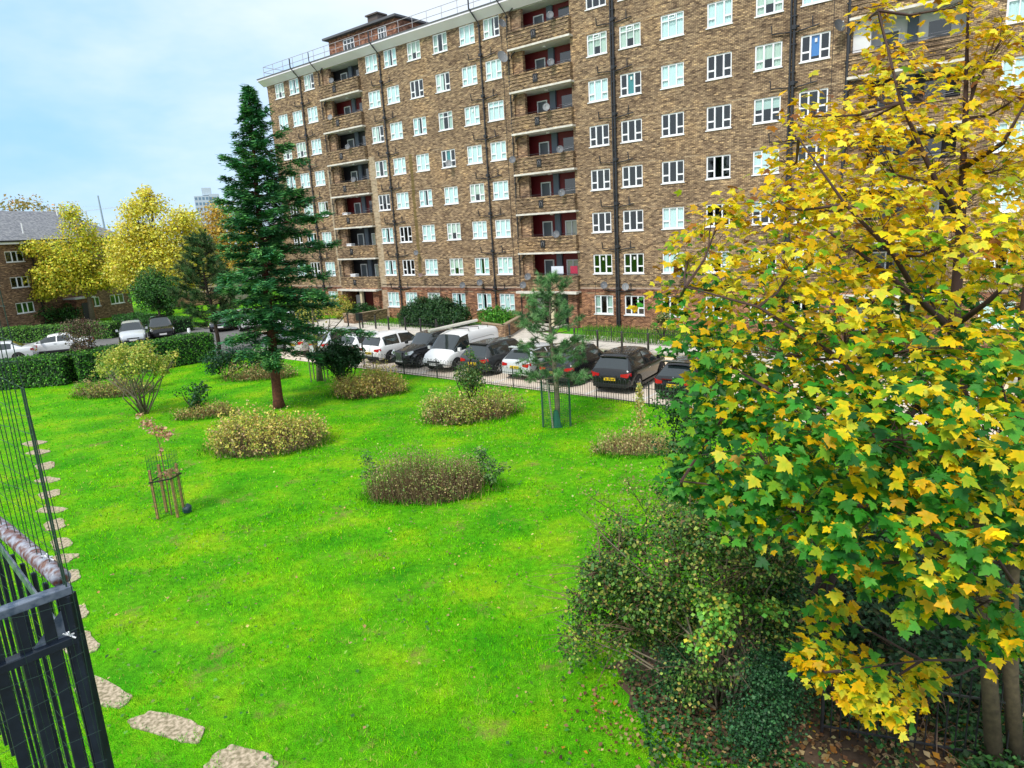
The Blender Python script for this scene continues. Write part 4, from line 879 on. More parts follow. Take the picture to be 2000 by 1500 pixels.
car('sedan', (.68, .70, .72), (-33.2, 47.6, 0), math.radians(205), 'silver saloon nearest the left hedge, cut by the picture edge', group='cars in the left car park')
car('sedan', (.72, .74, .76), (-31.0, 50.6, 0), math.radians(200), 'white saloon with red lamps second in the left car park', group='cars in the left car park')
car('suv', (.58, .62, .66), (-28.4, 51.4, 0), math.radians(-62), 'silver car facing the lawn behind the yellow green shrub', group='cars in the left car park', front=True)
car('suv', bk, (-27.4, 54.0, 0), math.radians(-60), 'black car beside the silver one before the back hedge', group='cars in the left car park', front=True)
car('hatch', (.05, .06, .08), (-23.9, 56.5, 0), math.radians(-75), 'dark blue car beyond the gap in the hedges', group='cars in the left car park', front=True)
car('suv', wh, (-21.0, 56.0, 0), math.radians(-60), 'white car behind the dark pine', group='cars in the left car park', front=True, metal=0.)
car('hatch', wh, (-17.6, 53.0, 0), math.radians(-80), 'white hatchback seen between pine and redwood', group='cars in the left car park', front=True, metal=0.)
# pipe tube carried on the van roof
q = MB(); q.tube([(0, -.45, 2.09), (4.0, -.45, 2.09)], .085, 10); o = q.build('ladder_tube', mat('tube_plastic', (.62, .60, .52), .5), label='long pale pipe carrier tube on the white van roof', cat='pipe tube')
o.rotation_euler = (0, 0, DN + .06); v = Matrix.Rotation(DN + .06, 3, 'Z') @ Vector((4.35, 0, 0)); o.location = Vector(P3(33.05, 15.6)) - v
# orange and white barrier post by the car park
q = MB(); q.tube([(0, 0, 0), (0, 0, .75)], .16, 8); q.mi = 1; q.tube([(0, 0, .75), (0, 0, 1.2)], [.14, .10], 8); q.build('barrier_post', [mat('orange_plastic', (.6, .22, .08), .6), WHITE], loc=(-23.6, 50.3, 0), label='orange and white barrier post by the gap in the hedge', cat='post')

# ------------------------------------------------------------------ lawn: blades, litter, stepping slabs
def n_of(x, y): return (x - OX) * NX + (y - OY) * NY
def s_of(x, y): return (x - OX) * DX + (y - OY) * DY
def hedge_y(x): return np.where(x > -24, 37 + (x + 24) * 6.2 / 5.4, 36 + (x + 28) * .25)
BEDS = [(-8.75, 23.1, 2.15, 1.35), (-2.45, 17.75, 1.75, .85), (-1.7, 25.3, 1.65, 1.1), (-7.1, 30.0, 1.6, 1.0), (3.7, 20.3, 1.15, .9), (-19.9, 33.6, 2.0, 1.0), (-13.2, 27.9, 1.3, .7), (-13.4, 35.6, 1.8, .9)]
SLABS = [(-4.0, 8.02, .50, .24, -.35), (-5.42, 8.85, .66, .19, -.40), (-6.92, 9.76, .62, .20, -.55), (-8.15, 11.2, .45, .24, -.75), (-8.9, 12.3, .3, .2, -.8), (-10.05, 13.9, .34, .22, -.85), (-10.75, 14.85, .30, .22, -.2), (-11.35, 15.7, .40, .20, -.85), (-12.3, 16.95, .42, .22, -.9),
         (-13.1, 18.05, .44, .20, -.3), (-14.0, 19.35, .36, .26, -.9), (-14.95, 20.7, .42, .22, -.4), (-16.0, 22.2, .48, .26, -.9), (-17.4, 23.95, .42, .26, -.4), (-18.4, 25.2, .46, .30, -.5)]
def grass():
    P = []
    for d0, d1, dens, _ in ((7, 12, 900, 0), (12, 18, 420, 0), (18, 27, 180, 0), (27, 46, 70, 0)):
        A = (math.pi * 2 / 4.6) * (d1 ** 2 - d0 ** 2) / 1.0; n = int(A * dens * .5)
        r = np.sqrt(rng.random(n) * (d1 ** 2 - d0 ** 2) + d0 ** 2); a = rng.random(n) * 1.15 - .80
        P.append(np.stack([r * np.sin(a), r * np.cos(a), np.zeros(n)], 1))
    P = np.concatenate(P); x, y = P[:, 0], P[:, 1]
    k = (n_of(x, y) > 16.5) & (y < hedge_y(x)) & (x < 6.2)
    for sx, sy, a, b, rz in SLABS:
        u = (x - sx) * math.cos(rz) + (y - sy) * math.sin(rz); v = -(x - sx) * math.sin(rz) + (y - sy) * math.cos(rz)
        k &= ~((np.hypot(u / a, v / b) < .86 + .14 * np.sin(u * 19 + v * 23)) & (rng.random(len(x)) < .96))
    u_ = np.hypot((x - 3.3) / 2.0, (y - 8.9) / 1.75); k &= rng.random(len(x)) < .04 + np.clip((u_ - .72) * 2.2, 0, 1)
    P = P[k]; d = np.hypot(P[:, 0], P[:, 1]); N = len(P)
    f = sum(np.sin(P[:, 0] * a + P[:, 1] * b + c) for a, b, c in ((.9, .3, 1), (-.4, 1.3, 2), (2.1, -1.7, 0), (3.3, 2.9, 4), (.25, .5, 2.2))) / 5
    f2 = sum(np.sin(P[:, 0] * a + P[:, 1] * b + c) for a, b, c in ((5.3, 3.1, 1), (-6.4, 4.3, 2), (2.9, -7.7, 0))) / 3
    pn = np.array([mathutils.noise.noise(Vector((float(a) * .55, float(b) * .55, 3.1))) + .6 * mathutils.noise.noise(Vector((float(a) * 1.9, float(b) * 1.9, 7.7))) for a, b in P[:, :2]]); worn = np.clip((pn - np.where(P[:, 1] < 13, .04, .15)) * 3.4, 0, 1)
    kp = rng.random(N) < (.45 + .55 * np.clip(.5 + f2 * .8 + f * .6, 0, 1)) * (1 - .75 * worn); P = P[kp]; d = d[kp]; f = f[kp]; f2 = f2[kp]; worn = worn[kp]; pn = pn[kp]; N = len(P)
    g1 = np.array([.05, .46, .004]); g2 = np.array([.28, .66, .004]); g3 = np.array([.46, .40, .10])
    t = np.clip(.42 + .8 * f + .45 * f2 + rng.normal(size=N) * .35, 0, 1)[:, None]; c = g1 * (1 - t) + g2 * t
    t = np.clip(t + pn[:, None] * .9, 0, 1); c = g1 * (1 - t) + g2 * t; dry = rng.random(N) < .035 + .5 * worn; c[dry] = g3; c *= (1 + rng.normal(size=(N, 1)) * .45).clip(.18, 2.)
    nr = rng.normal(size=(N, 3)) * .55; nr[:, 2] = np.abs(nr[:, 2]) * .5 + .1
    up = np.stack([rng.normal(size=N) * .5, rng.normal(size=N) * .5, np.ones(N)], 1)
    n = unit(np.cross(up, rng.normal(size=(N, 3)))); b = unit(up); R = np.stack([np.cross(b, n), b, n], 2)
    w = .008 * (d / 9).clip(1, 4); h = (.045 + .03 * rng.random(N)) * (1 + .5 * np.clip(f, 0, 1))
    sz = np.stack([w, h, w], 1)
    sobj('grass', scatter_mesh('grass', BLADE[0], BLADE[1], P, R, sz, c, GRASSM), kind='stuff', label='vivid green lawn grass with paler worn patches', cat='grass')
grass()
# worn turf strip of clover tufts: broad-leaf weeds in the lawn
n = 5200; r = np.sqrt(rng.random(n)) * 26 + 7; a = rng.random(n) * 1.15 - .8; P = np.stack([r * np.sin(a), r * np.cos(a), .035 + rng.random(n) * .03], 1)
k = (n_of(P[:, 0], P[:, 1]) > 16.8) & (P[:, 1] < hedge_y(P[:, 0])) & (P[:, 0] < 6) & clumpy(P, 1.2, .45); P = P[k]
sobj('lawn_weeds', scatter_mesh('lawn_weeds', *DIA, P, frames(rng.normal(size=P.shape) * .3 + np.array([0, 0, 1])), .055 + .03 * rng.random(len(P)), palette(len(P), [G_MD, G_LT, (.20, .30, .05), (.34, .27, .10)], [3, 4, 3, 1]), LEAF), kind='stuff', label='broad-leaf weeds and fallen bits scattered in the lawn', cat='weeds')
sp_ = empty('stepping_path', kind='structure')
SLM = mat('worn_slab', (.50, .41, .30), .95, noise=(14., .12, (.20, .17, .10)), bump=1.)
for sx, sy, a, b, rz in SLABS:
    q = MB(); n = 30; pts = []; p1, p2 = random.random() * 6, random.random() * 6
    for j in range(n):
        t = 2 * math.pi * j / n; c, s = math.cos(t), math.sin(t); e = .5; wob = 1 + .07 * math.sin(3 * t + p1) + .05 * math.sin(7 * t + p2) + random.uniform(-.03, .03)
        pts.append((a * math.copysign(abs(c) ** e, c) * wob, b * math.copysign(abs(s) ** e, s) * wob))
    q.poly(pts, -.03, .006); o = q.build('slab', SLM, sp_); o.location = (sx, sy, 0); o.rotation_euler = (0, 0, rz)

def under(n, x0, x1, y0, y1, zmax, size, cols, probs, name, label):
    P = np.stack([x0 + (x1 - x0) * rng.random(n), y0 + (y1 - y0) * rng.random(n), rng.random(n) ** 1.6 * zmax], 1); P = P[clumpy(P, 1.8, .82)]
    sobj(name, scatter_mesh(name, *DIA, P, frames(rng.normal(size=P.shape) * .6 + np.array([0, -.2, 1])), size * (.6 + .8 * rng.random(len(P))), palette(len(P), cols, probs), LEAF), kind='stuff', label=label, cat='undergrowth')
# single dry leaves blown over the lawn
n = 2600; r = np.sqrt(rng.random(n)) * 22 + 7.5; a = rng.random(n) * 1.1 - .75; P = np.stack([r * np.sin(a), r * np.cos(a), .06 + rng.random(n) * .02], 1)
k = (n_of(P[:, 0], P[:, 1]) > 16.9) & (P[:, 1] < hedge_y(P[:, 0])) & (P[:, 0] < 5.5) & (rng.random(n) < .25 + .75 * (P[:, 0] > -3)); P = P[k]
sobj('fallen_leaves', scatter_mesh('fallen_leaves', *DIA, P, frames(rng.normal(size=P.shape) * .35 + np.array([0, 0, 1])), .035 + .05 * rng.random(len(P)), palette(len(P), [(.45, .28, .12), (.60, .46, .16), (.25, .14, .07), (.62, .52, .2)], [3, 2, 3, 1]), LEAF), kind='stuff', label='scattered small brown and yellow leaves lying on the lawn', cat='leaf litter')
# fallen leaves under the maple and the shrub
def litter(name, cx, cy, rx, ry, n, cols, probs, label, size=.07, z=.03):
    P = np.stack([cx + rng.normal(size=n) * rx * .5, cy + rng.normal(size=n) * ry * .5, z + rng.random(n) * .05], 1)
    sobj(name, scatter_mesh(name, *DIA, P, frames(rng.normal(size=P.shape) * .35 + np.array([0, 0, 1])), size * (.6 + .8 * rng.random(n)), palette(n, cols, probs), LEAF), kind='stuff', label=label, cat='leaf litter')
q = MB(); base_ = [(1.3, 9.6), (1.5, 8.7), (2.1, 7.9), (2.9, 7.3), (3.2, 6.2), (9.5, 5.2), (11, 9), (8, 19), (5.2, 18), (5.1, 14), (4.2, 11.2), (2.6, 10.6)]
pts = []
for (x0, y0), (x1, y1) in zip(base_, base_[1:] + base_[:1]):
    for k in range(8): t = k / 8; pts.append((x0 + (x1 - x0) * t + random.uniform(-.10, .10), y0 + (y1 - y0) * t + random.uniform(-.10, .10)))
q.add([(x, y, .002) for x, y in pts], [tuple(range(len(pts)))]); q.build('bare_earth', SOIL, kind='structure')
under(9000, 1.5, 4.8, 6.6, 10.5, .16, .06, [G_DK, G_MD, (.06, .20, .05), (.14, .12, .06)], [3, 3, 2, 1], 'ground_ivy', 'dark ground ivy round the feet of the big shrub')
litter('fallen_leaves', 2.6, 8.2, 2.2, 1.6, 1500, [BR_, (.30, .18, .08), (.45, .33, .14), OR_, G_MD], [4, 3, 2, 1, 2], 'brown and straw coloured fallen leaves under the big shrub', .06)
under(7000, 4.6, 9, 6.9, 8.0, .3, .07, [G_DK, G_MD, (.08, .20, .05)], [3, 3, 2], 'undergrowth', 'low green weeds along the foot of the iron fence')
litter('fallen_leaves', 6.4, 7.6, 3.2, 1.6, 2600, [BR_, (.34, .22, .10), (.55, .42, .20), OR_, Y_BR], [3, 3, 2.4, 1, .6], 'dry fallen leaves on the dark earth behind the iron fence', .085)

# ------------------------------------------------------------------ planting beds on the lawn
def bed(cx, cy, rx, ry, h, label, stemc, leafc, probs, nstem=420, nleaf=3800, leaf=.06, top=.5, lean=.2):
    R = empty('planting_bed', (cx, cy, 0), label=label, cat='planting bed')
    ph = random.random() * 6
    a = rng.random(nstem) * 6.283; edge = 1 + .13 * np.sin(2 * a + ph) + .09 * np.sin(3 * a + ph * 2) + .06 * np.sin(7 * a + ph) + rng.normal(size=nstem) * .05
    r = np.sqrt(rng.random(nstem)); X = rx * r * np.cos(a) * edge; Y = ry * r * np.sin(a) * edge
    q = MB(); q.add([(rx * .86 * math.cos(t) * (1 + .13 * math.sin(2 * t + ph) + .09 * math.sin(3 * t + ph * 2)), ry * .86 * math.sin(t) * (1 + .13 * math.sin(2 * t + ph) + .09 * math.sin(3 * t + ph * 2)), .008) for t in np.linspace(0, 6.28, 41)[:-1]], [tuple(range(40))]); q.build('soil', SOIL, R)
    H = h * (.50 + .5 * rng.random(nstem)) * (1 - .6 * r ** 2.5) * (1 + .20 * np.sin(X * 2.3 + cx) + .14 * np.sin(Y * 4 + X * 3))
    up = np.stack([rng.normal(size=nstem) * lean + X / rx * lean, rng.normal(size=nstem) * lean + Y / ry * lean, np.ones(nstem)], 1); b = unit(up)
    base = np.stack([X, Y, np.zeros(nstem)], 1)
    rep = 3; B = np.repeat(base, rep, 0); bb = np.repeat(b, rep, 0); HH = np.repeat(H, rep)
    n = unit(np.cross(bb, rng.normal(size=bb.shape))); Rm = np.stack([np.cross(bb, n), bb, n], 2); w = .016 * (cy / 20) ** .5
    sobj('stems', scatter_mesh('stems', *BLADE, B, Rm, np.stack([np.full(len(B), w), HH, HH * 0 + w], 1), palette(len(B), stemc, [1] * len(stemc), .25), LEAF), R, kind='stuff')
    ns = 900; aa = rng.random(ns) * 6.283; rr = 1.0 + rng.normal(size=ns) * .10; B2 = np.stack([rx * rr * np.cos(aa), ry * rr * np.sin(aa), np.zeros(ns)], 1)
    u2 = unit(np.stack([rng.normal(size=ns) * .5, rng.normal(size=ns) * .5, np.ones(ns)], 1)); n2 = unit(np.cross(u2, rng.normal(size=u2.shape)))
    sobj('edge_grass', scatter_mesh('edge_grass', *BLADE, B2, np.stack([np.cross(u2, n2), u2, n2], 2), np.stack([np.full(ns, .022), .10 + .18 * rng.random(ns), np.full(ns, .02)], 1), palette(ns, [(.06, .30, .01), (.16, .42, .02), (.40, .36, .12), (.03, .15, .01)], [3, 3, 1, 2]), GRASSM), R, kind='stuff')
    i = rng.integers(0, nstem, nleaf); t = top + (1 - top) * rng.random(nleaf) ** .7
    low = rng.random(nleaf) < .22; t[low] = rng.random(low.sum()) * top
    P = base[i] + b[i] * (H[i] * t)[:, None] + rng.normal(size=(nleaf, 3)) * .07; P[:, 2] = np.abs(P[:, 2])
    c = palette(nleaf, leafc, probs); c[low] = palette(int(low.sum()), stemc + [G_LT], [1] * len(stemc) + [1], .3)
    sobj('leaves', scatter_mesh('leaves', *DIA, P, frames(rng.normal(size=P.shape) + np.array([0, 0, .8])), leaf * (.6 + .8 * rng.random(nleaf)), c, LEAF), R, kind='stuff')
    return R
BRN = [(.36, .26, .15), (.46, .35, .19), (.24, .17, .10)]
TAN = [(.60, .42, .22), (.48, .31, .16), (.32, .19, .11)]
bed(-8.75, 23.1, 2.15, 1.35, 1.45, 'large oval bed of yellowing perennials in front of the redwood trunk', BRN, [(.66, .58, .12), (.46, .50, .09), (.28, .36, .06), (.52, .36, .17)], [5, 3, 1.5, 2.5], 800, 8000, .075, .6)
bed(-2.4, 17.75, 1.75, .95, 1.5, 'nearest bed of tall dark dried stems in the middle of the lawn', BRN + [(.17, .10, .07)], [(.30, .34, .09), (.42, .36, .16), (.16, .26, .06), (.38, .28, .16)], [4, 2, 3, 2], 1300, 5600, .045, .5, .13)
bed(-1.7, 25.3, 1.7, 1.1, 1.45, 'bed of yellow green perennials round a small shrub near the railing', TAN + BRN, [(.52, .54, .10), (.30, .42, .07), (.60, .46, .22), (.16, .26, .06)], [3, 3, 2, 1.5], 700, 5200, .075, .45)
bed(-6.6, 30.4, 1.7, 1.0, 1.4, 'golden bed beside the dark green shrub near the signal pole', TAN + [(.26, .13, .08)], [(.60, .50, .12), (.56, .40, .18), (.36, .38, .08)], [4, 2.5, 1.5], 600, 4800, .08, .45)
bed(3.75, 20.3, 1.2, .85, .85, 'thin pale grassy bed left of the maple', [(.58, .44, .20), (.45, .36, .18)], [(.50, .46, .16), (.25, .33, .07), (.5, .36, .18)], [2, 3, 2], 420, 1500, .06, .3, .3)
bed(-20.0, 33.6, 1.9, .9, 1.05, 'ragged bed with yellow tips before the left hedge', BRN, [(.52, .48, .12), (.20, .30, .07), (.40, .28, .14)], [2, 3, 2], 500, 3000, .08, .5)
bed(-13.0, 27.9, 1.15, .6, .75, 'small low tan bed right of the yellow green shrub', TAN, [(.52, .42, .16), (.44, .40, .1), (.14, .24, .05)], [3, 2, 1.4], 320, 1800, .07, .4)
bed(-13.3, 35.6, 1.7, .8, 1.25, 'shaded tan bed behind the redwood', TAN, [(.44, .36, .14), (.12, .22, .05), (.5, .40, .2)], [2, 2, 1], 380, 2600, .08, .4)
# single flowering spike rising from the thin bed
R = empty('flower_spike', (4.0, 20.9, 0), label='single tall yellow flowering spike in the thin grassy bed', cat='plant')
q = MB(); q.tube([(0, 0, 0), (.03, 0, 1.0), (.0, 0, 1.95)], [.02, .015, .008], 5); q.build('stem', STRAW, R)
n = 420; z = .35 + 1.6 * rng.random(n); P = np.stack([rng.normal(size=n) * .08 * (2.2 - z), rng.normal(size=n) * .08 * (2.2 - z), z], 1)
sobj('flowers', scatter_mesh('flowers', *DIA, P, frames(rng.normal(size=P.shape)), np.full(n, .09), palette(n, [(.62, .55, .14), (.5, .46, .14), (.4, .5, .2)], [3, 2, 1]), LEAF), R, kind='stuff')

# ------------------------------------------------------------------ shrubs
def shrub(pos, lobes, label, dens, size, cols, probs, stemm=BARK, r0=.035, keep=.85, cs=3., cat='shrub', name='shrub', m=LEAF, twigs=3, start=.2, up=.5, group=None, shell=.45):
    R = empty(name, pos, label=label, cat=cat, group=group)
    limbs('stems', (0, 0, 0), lobes, r0, stemm, R, start=start, twigs=twigs)
    leaves('foliage', lobes, dens, size, cols, probs, m, R, keep, cs, up, shell=shell, kind='stuff'); return R
def ring(n, rad, z, r, jr=.25, squash=1.):
    return [(rad * math.cos(6.283 * i / n + .4) * random.uniform(.7, 1.1), rad * math.sin(6.283 * i / n + .4) * random.uniform(.7, 1.1), z * random.uniform(.85, 1.1), *(np.array([r, r, r * squash]) * random.uniform(1 - jr, 1 + jr))) for i in range(n)]
# vase-shaped shrub with bare stems
R = empty('vase_shrub', (-16.1, 29.0, 0), label='yellow green vase-shaped shrub with many bare upright stems on the lawn', cat='shrub')
lb = ring(9, 1.1, 2.35, .55) + ring(5, .5, 2.75, .5) + [(1.75, 0, 2.5, .3, .3, .25), (-1.5, .1, 2.0, .4, .4, .35), (1.3, -.3, 1.9, .3, .3, .3)]
q = MB()
for k in range(22):
    t = random.choice(lb); c = Vector(t[:3]) + Vector((random.gauss(0, .25),) * 3); b = Vector((random.uniform(-.16, .16), random.uniform(-.14, .14), 0))
    q.tube([b, Vector((b.x * 3 + c.x * .18, b.y * 3 + c.y * .18, c.z * .35)), Vector((c.x * .62, c.y * .62, c.z * .68)), c], [.035, .028, .02, .008], 5)
q.build('stems', PALEB, R, smooth=True)
leaves('foliage', lb, 950, .085, [(.50, .52, .08), (.32, .42, .06), (.60, .56, .12), (.14, .26, .04)], [3, 3, 2, 1.4], LEAF, R, .72, 4., .6, kind='stuff')
shrub((-20.6, 34.4, 0), [(1.1, 0, 1.5, .8, .7, .8), (.4, .2, 1.1, .7, .6, .7), (1.9, .1, 1.2, .6, .5, .6)], 'grey green loose shrub between the yellow green shrub and the brown one', 700, .09, [(.10, .20, .06), (.22, .32, .12), (.3, .38, .16)], [2, 3, 2], keep=.7)
shrub((-24.1, 38.4, 0), [(0, 0, 1.9, .8, .7, 1.0), (-.5, 0, 2.8, .8, .6, .7), (.6, 0, 2.9, .8, .6, .6), (0, 0, 3.3, .7, .5, .5), (.3, 0, 1.0, .5, .5, .7)], 'dusky purple brown upright shrub behind the left beds', 900, .085, [(.10, .07, .05), (.16, .10, .07), (.12, .13, .05), (.22, .17, .10)], [3, 3, 2, 1.4], keep=.7, twigs=9)
shrub((-7.95, 31.3, 0), ring(7, .6, 1.75, .5) + [(0, 0, 2.1, .5, .5, .45), (0, 0, 1.1, .55, .5, .6), (-.9, 0, 1.5, .4, .4, .5), (.8, -.1, 1.4, .4, .4, .45)], 'dense dark green shrub in the golden bed near the parked cars', 1500, .095, [G_DK, (.025, .085, .03), (.05, .15, .05)], [3, 3, 1.5], keep=.85)
shrub((-1.6, 25.9, 0), ring(6, .55, 1.55, .38) + [(0, 0, 2.05, .45, .4, .4), (0, 0, 1.2, .5, .5, .5), (.1, 0, 2.4, .2, .2, .25)], 'small twiggy green shrub standing in the bed by the railing', 900, .075, [G_MD, (.09, .16, .05), (.25, .28, .08)], [3, 3, 1.4], keep=.7, twigs=6)
shrub((-13.6, 28.3, 0), [(.1, 0, .9, .5, .4, .45), (-.4, 0, 1.0, .3, .3, .3), (.5, 0, 1.1, .3, .3, .3), (0, 0, .5, .4, .4, .4)], 'small dark laurel-like shrub right of the vase-shaped one', 700, .10, [G_DK, G_MD, (.05, .16, .07)], [2, 3, 1], keep=.7)
shrub((-15.4, 36.2, 0), [(0, 0, 1.0, .9, .8, .8), (.9, 0, 1.1, .7, .6, .7), (-.7, 0, .8, .6, .6, .6), (1.9, .2, .9, .6, .6, .6)], 'dark blue green shrub at the foot of the redwood left side', 900, .10, [G_DK, (.02, .09, .05), (.06, .16, .06)], [3, 3, 1], keep=.8)
shrub((-.75, 17.5, 0), [(.0, 0, .8, .3, .3, .25), (.35, -.05, .62, .28, .28, .2), (-.2, .1, 1.05, .25, .25, .25), (.1, -.2, .45, .3, .25, .2)], 'leafy grey green stems at the right end of the nearest bed', 1500, .06, [(.10, .20, .06), (.2, .3, .10), (.05, .12, .04)], [3, 2, 2], keep=.75, r0=.012)
shrub((-4.15, 18.1, 0), [(0, 0, .95, .2, .2, .22), (.15, 0, .6, .2, .2, .25), (-.1, 0, .5, .15, .15, .2)], 'thin leafy plant at the left end of the nearest bed', 1500, .055, [(.08, .18, .06), (.16, .26, .10)], [3, 2], keep=.8, r0=.01)
# shrubs before the block
def S3(s, n): v = W(s, n); return (v.x, v.y, 0)
q_ = [(x, y, z, 1.0, .8, .85) for x, y, z in ((-2.6, 0, .95), (-1.7, .2, 1.3), (-.8, -.1, 1.45), (.2, .1, 1.5), (1.1, -.1, 1.4), (1.9, .1, 1.2), (2.6, -.1, .9), (-2.2, -.5, .6), (-.9, -.5, .7), (.5, -.6, .75), (1.8, -.5, .6))]
q_ = [(a[0] * DX * 1.0 - a[1] * DY, a[0] * DY + a[1] * DX, a[2], .95, .95, .85) for a in q_]
shrub(S3(20.6, 2.9), q_, 'big rounded dark green bush before the ground floor windows', 1500, .11, [G_DK, (.03, .09, .025), (.05, .14, .03), (.02, .07, .03)], [3, 3, 2, 2], keep=.93, cat='bush', name='bush', shell=.35)
shrub(S3(26.4, 2.4), [(-.7, .5, .95, .7, .7, .6), (0, 0, 1.1, .8, .8, .6), (.7, -.5, .9, .7, .6, .6), (0, 0, .5, .9, .8, .5)], 'bright green rounded bush behind the right low wall', 1000, .12, [(.07, .28, .02), (.04, .17, .02), (.14, .38, .04)], [3, 2, 2], keep=.93, cat='bush', name='bush', shell=.35)
shrub(S3(10.2, 1.6), [(-.9, .6, .8, .9, .8, .6), (.2, 0, .9, .9, .8, .6), (1.2, -.6, .75, .7, .7, .5)], 'dark low bush behind the long low wall', 900, .12, [G_DK, G_MD], [3, 2], keep=.9, cat='bush', name='bush')
shrub(S3(8.2, 2.5), [(-.8, .5, 1.5, .9, .8, .8), (.2, 0, 1.7, .9, .8, .8), (1.0, -.4, 1.2, .8, .8, .8), (0, 0, .7, 1, .9, .6)], 'yellow green leafy bush beside the left entrance', 600, .12, [(.40, .42, .06), (.18, .30, .04), (.55, .45, .06)], [3, 2, 2], keep=.8, cat='bush', name='bush')
shrub(S3(5.2, 4.5), ring(6, 1.8, .9, 1.1) + [(0, 0, 1.3, 1.4, 1.3, 1)], 'dark green bush at the foot of the flats behind the redwood', 420, .14, [G_DK, G_MD, (.06, .16, .06)], [3, 3, 1], keep=.9, cat='bush', name='bush')
shrub(S3(39.9, 3.6), ring(5, .35, 1.25, .3) + [(0, 0, 1.6, .35, .3, .3), (-.4, .3, .8, .4, .4, .4), (.5, -.3, .8, .4, .4, .4)], 'loose fountain-like shrub before the wall, right of the double drainpipe', 900, .10, [(.12, .22, .05), (.30, .34, .10), (.45, .38, .14)], [3, 2, 1.4], keep=.7, twigs=8)
def ground_plants(name, label, pts, n, size, cols, probs, h=.35):
    xs = rng.random((n * 3, 2)); P = []
    a = np.array(pts); mn, mx_ = a.min(0), a.max(0); c = mn + xs * (mx_ - mn)
    def inside(p):
        r = False; j = len(pts) - 1
        for i in range(len(pts)):
            if (pts[i][1] > p[1]) != (pts[j][1] > p[1]) and p[0] < (pts[j][0] - pts[i][0]) * (p[1] - pts[i][1]) / (pts[j][1] - pts[i][1]) + pts[i][0]: r = not r
            j = i
        return r
    c = np.array([p for p in c if inside(p)])[:n]
    up = np.stack([rng.normal(size=len(c)) * .35, rng.normal(size=len(c)) * .35, np.ones(len(c))], 1); b = unit(up); nn = unit(np.cross(b, rng.normal(size=b.shape)))
    R_ = np.stack([np.cross(b, nn), b, nn], 2); P = np.stack([c[:, 0], c[:, 1], np.zeros(len(c))], 1)
    sobj(name, scatter_mesh(name, *BLADE, P, R_, np.stack([np.full(len(c), size), h * (.4 + rng.random(len(c))), np.full(len(c), size)], 1), palette(len(c), cols, probs), GRASSM), kind='stuff', label=label, cat='grass')
def wp(l): return [Wn(s, n) for s, n in l]
ground_plants('long_grass', 'long bright grass in the railed bed before the flats', wp([(32.3, .3), (48, .3), (48, 5.1), (34.9, 4.9), (34, 3)]), 9000, .05, [(.10, .34, .02), (.22, .42, .04), (.35, .40, .14), (.06, .2, .02)], [4, 3, 1, 2], .38)
ground_plants('long_grass', 'grass strip between the low wall and the big dark bush', wp([(12.6, .5), (17.6, .5), (27, 1.0), (27.0, 4.8), (13, 4.4)]), 7000, .05, [(.12, .38, .02), (.22, .44, .04), (.06, .2, .02)], [4, 3, 2], .22)
ground_plants('long_grass', 'grass slope before the low brick block', [(-46, 74), (-38, 74), (-27, 62), (-31, 58), (-44, 66)], 9000, .10, [(.14, .40, .02), (.28, .44, .04)], [3, 2], .2)

# hedges: clipped boxes of leaves over a dark core
def hedge(pts, w, h, label, dens=260, size=.10, cols=(G_DK, G_MD, (.07, .26, .02), (.16, .42, .04)), probs=(2, 3, 2, 1.5)):
    R = empty('hedge', (pts[0][0], pts[0][1], 0), label=label, cat='hedge'); o0 = Vector(pts[0]); core = MB(); P = []; C = []
    for a, b in zip(pts, pts[1:]):
        a = Vector(a) - o0; b = Vector(b) - o0; d = (b - a).normalized(); n = Vector((-d.y, d.x)); L_ = (b - a).length; k = w / 2 - .09
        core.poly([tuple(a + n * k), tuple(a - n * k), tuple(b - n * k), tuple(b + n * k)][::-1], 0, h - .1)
        A = np.array(a); D = np.array(d); N = np.array(n)
        for cnt, fn in ((int(L_ * w * dens), 'top'), (int(L_ * h * dens), 'f'), (int(L_ * h * dens), 'b'), (int(w * h * dens), 'e0'), (int(w * h * dens), 'e1')):
            u = rng.random(cnt) * L_; v = (rng.random(cnt) - .5) * w; z = rng.random(cnt) * h; o = np.zeros((cnt, 3))
            if fn == 'top': z = h + rng.normal(size=cnt) * .035 + .05 * np.sin(u * 1.3) ; nr = (0, 0, 1)
            elif fn == 'f': v = -w / 2 + rng.normal(size=cnt) * .04; nr = (-N[0], -N[1], .3)
            elif fn == 'b': v = w / 2 + rng.normal(size=cnt) * .04; nr = (N[0], N[1], .3)
            elif fn == 'e0': u = rng.normal(size=cnt) * .04; nr = (-D[0], -D[1], .3)
            else: u = L_ + rng.normal(size=cnt) * .04; nr = (D[0], D[1], .3)
            v = v * np.ones(cnt); xy = A + u[:, None] * D + v[:, None] * N
            P.append(np.stack([xy[:, 0], xy[:, 1], z], 1)); C.append(np.tile(nr, (cnt, 1)))
    P = np.concatenate(P); C = np.concatenate(C) + rng.normal(size=P.shape) * .5
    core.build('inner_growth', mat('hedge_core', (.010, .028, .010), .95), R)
    sobj('foliage', scatter_mesh('foliage', *DIA, P, frames(C), size * (.6 + .7 * rng.random(len(P))), palette(len(P), cols, probs), LEAF), R, kind='stuff'); return R
hedge([(-19.0, 43.0), (-24.2, 37.6)], 1.5, 1.65, 'tall clipped dark hedge right of the vase-shaped shrub', 300)
hedge([(-24.6, 37.5), (-31.5, 36.6), (-48, 36)], 1.3, 1.55, 'clipped dark green hedge along the left edge of the lawn', 300)
hedge([(-33.0, 57.4), (-40, 57.6), (-56, 58)], 1.5, 1.25, 'light topped hedge behind the two silver cars', 150, .13, (G_MD, G_LT, (.14, .34, .04)), (2, 3, 2))
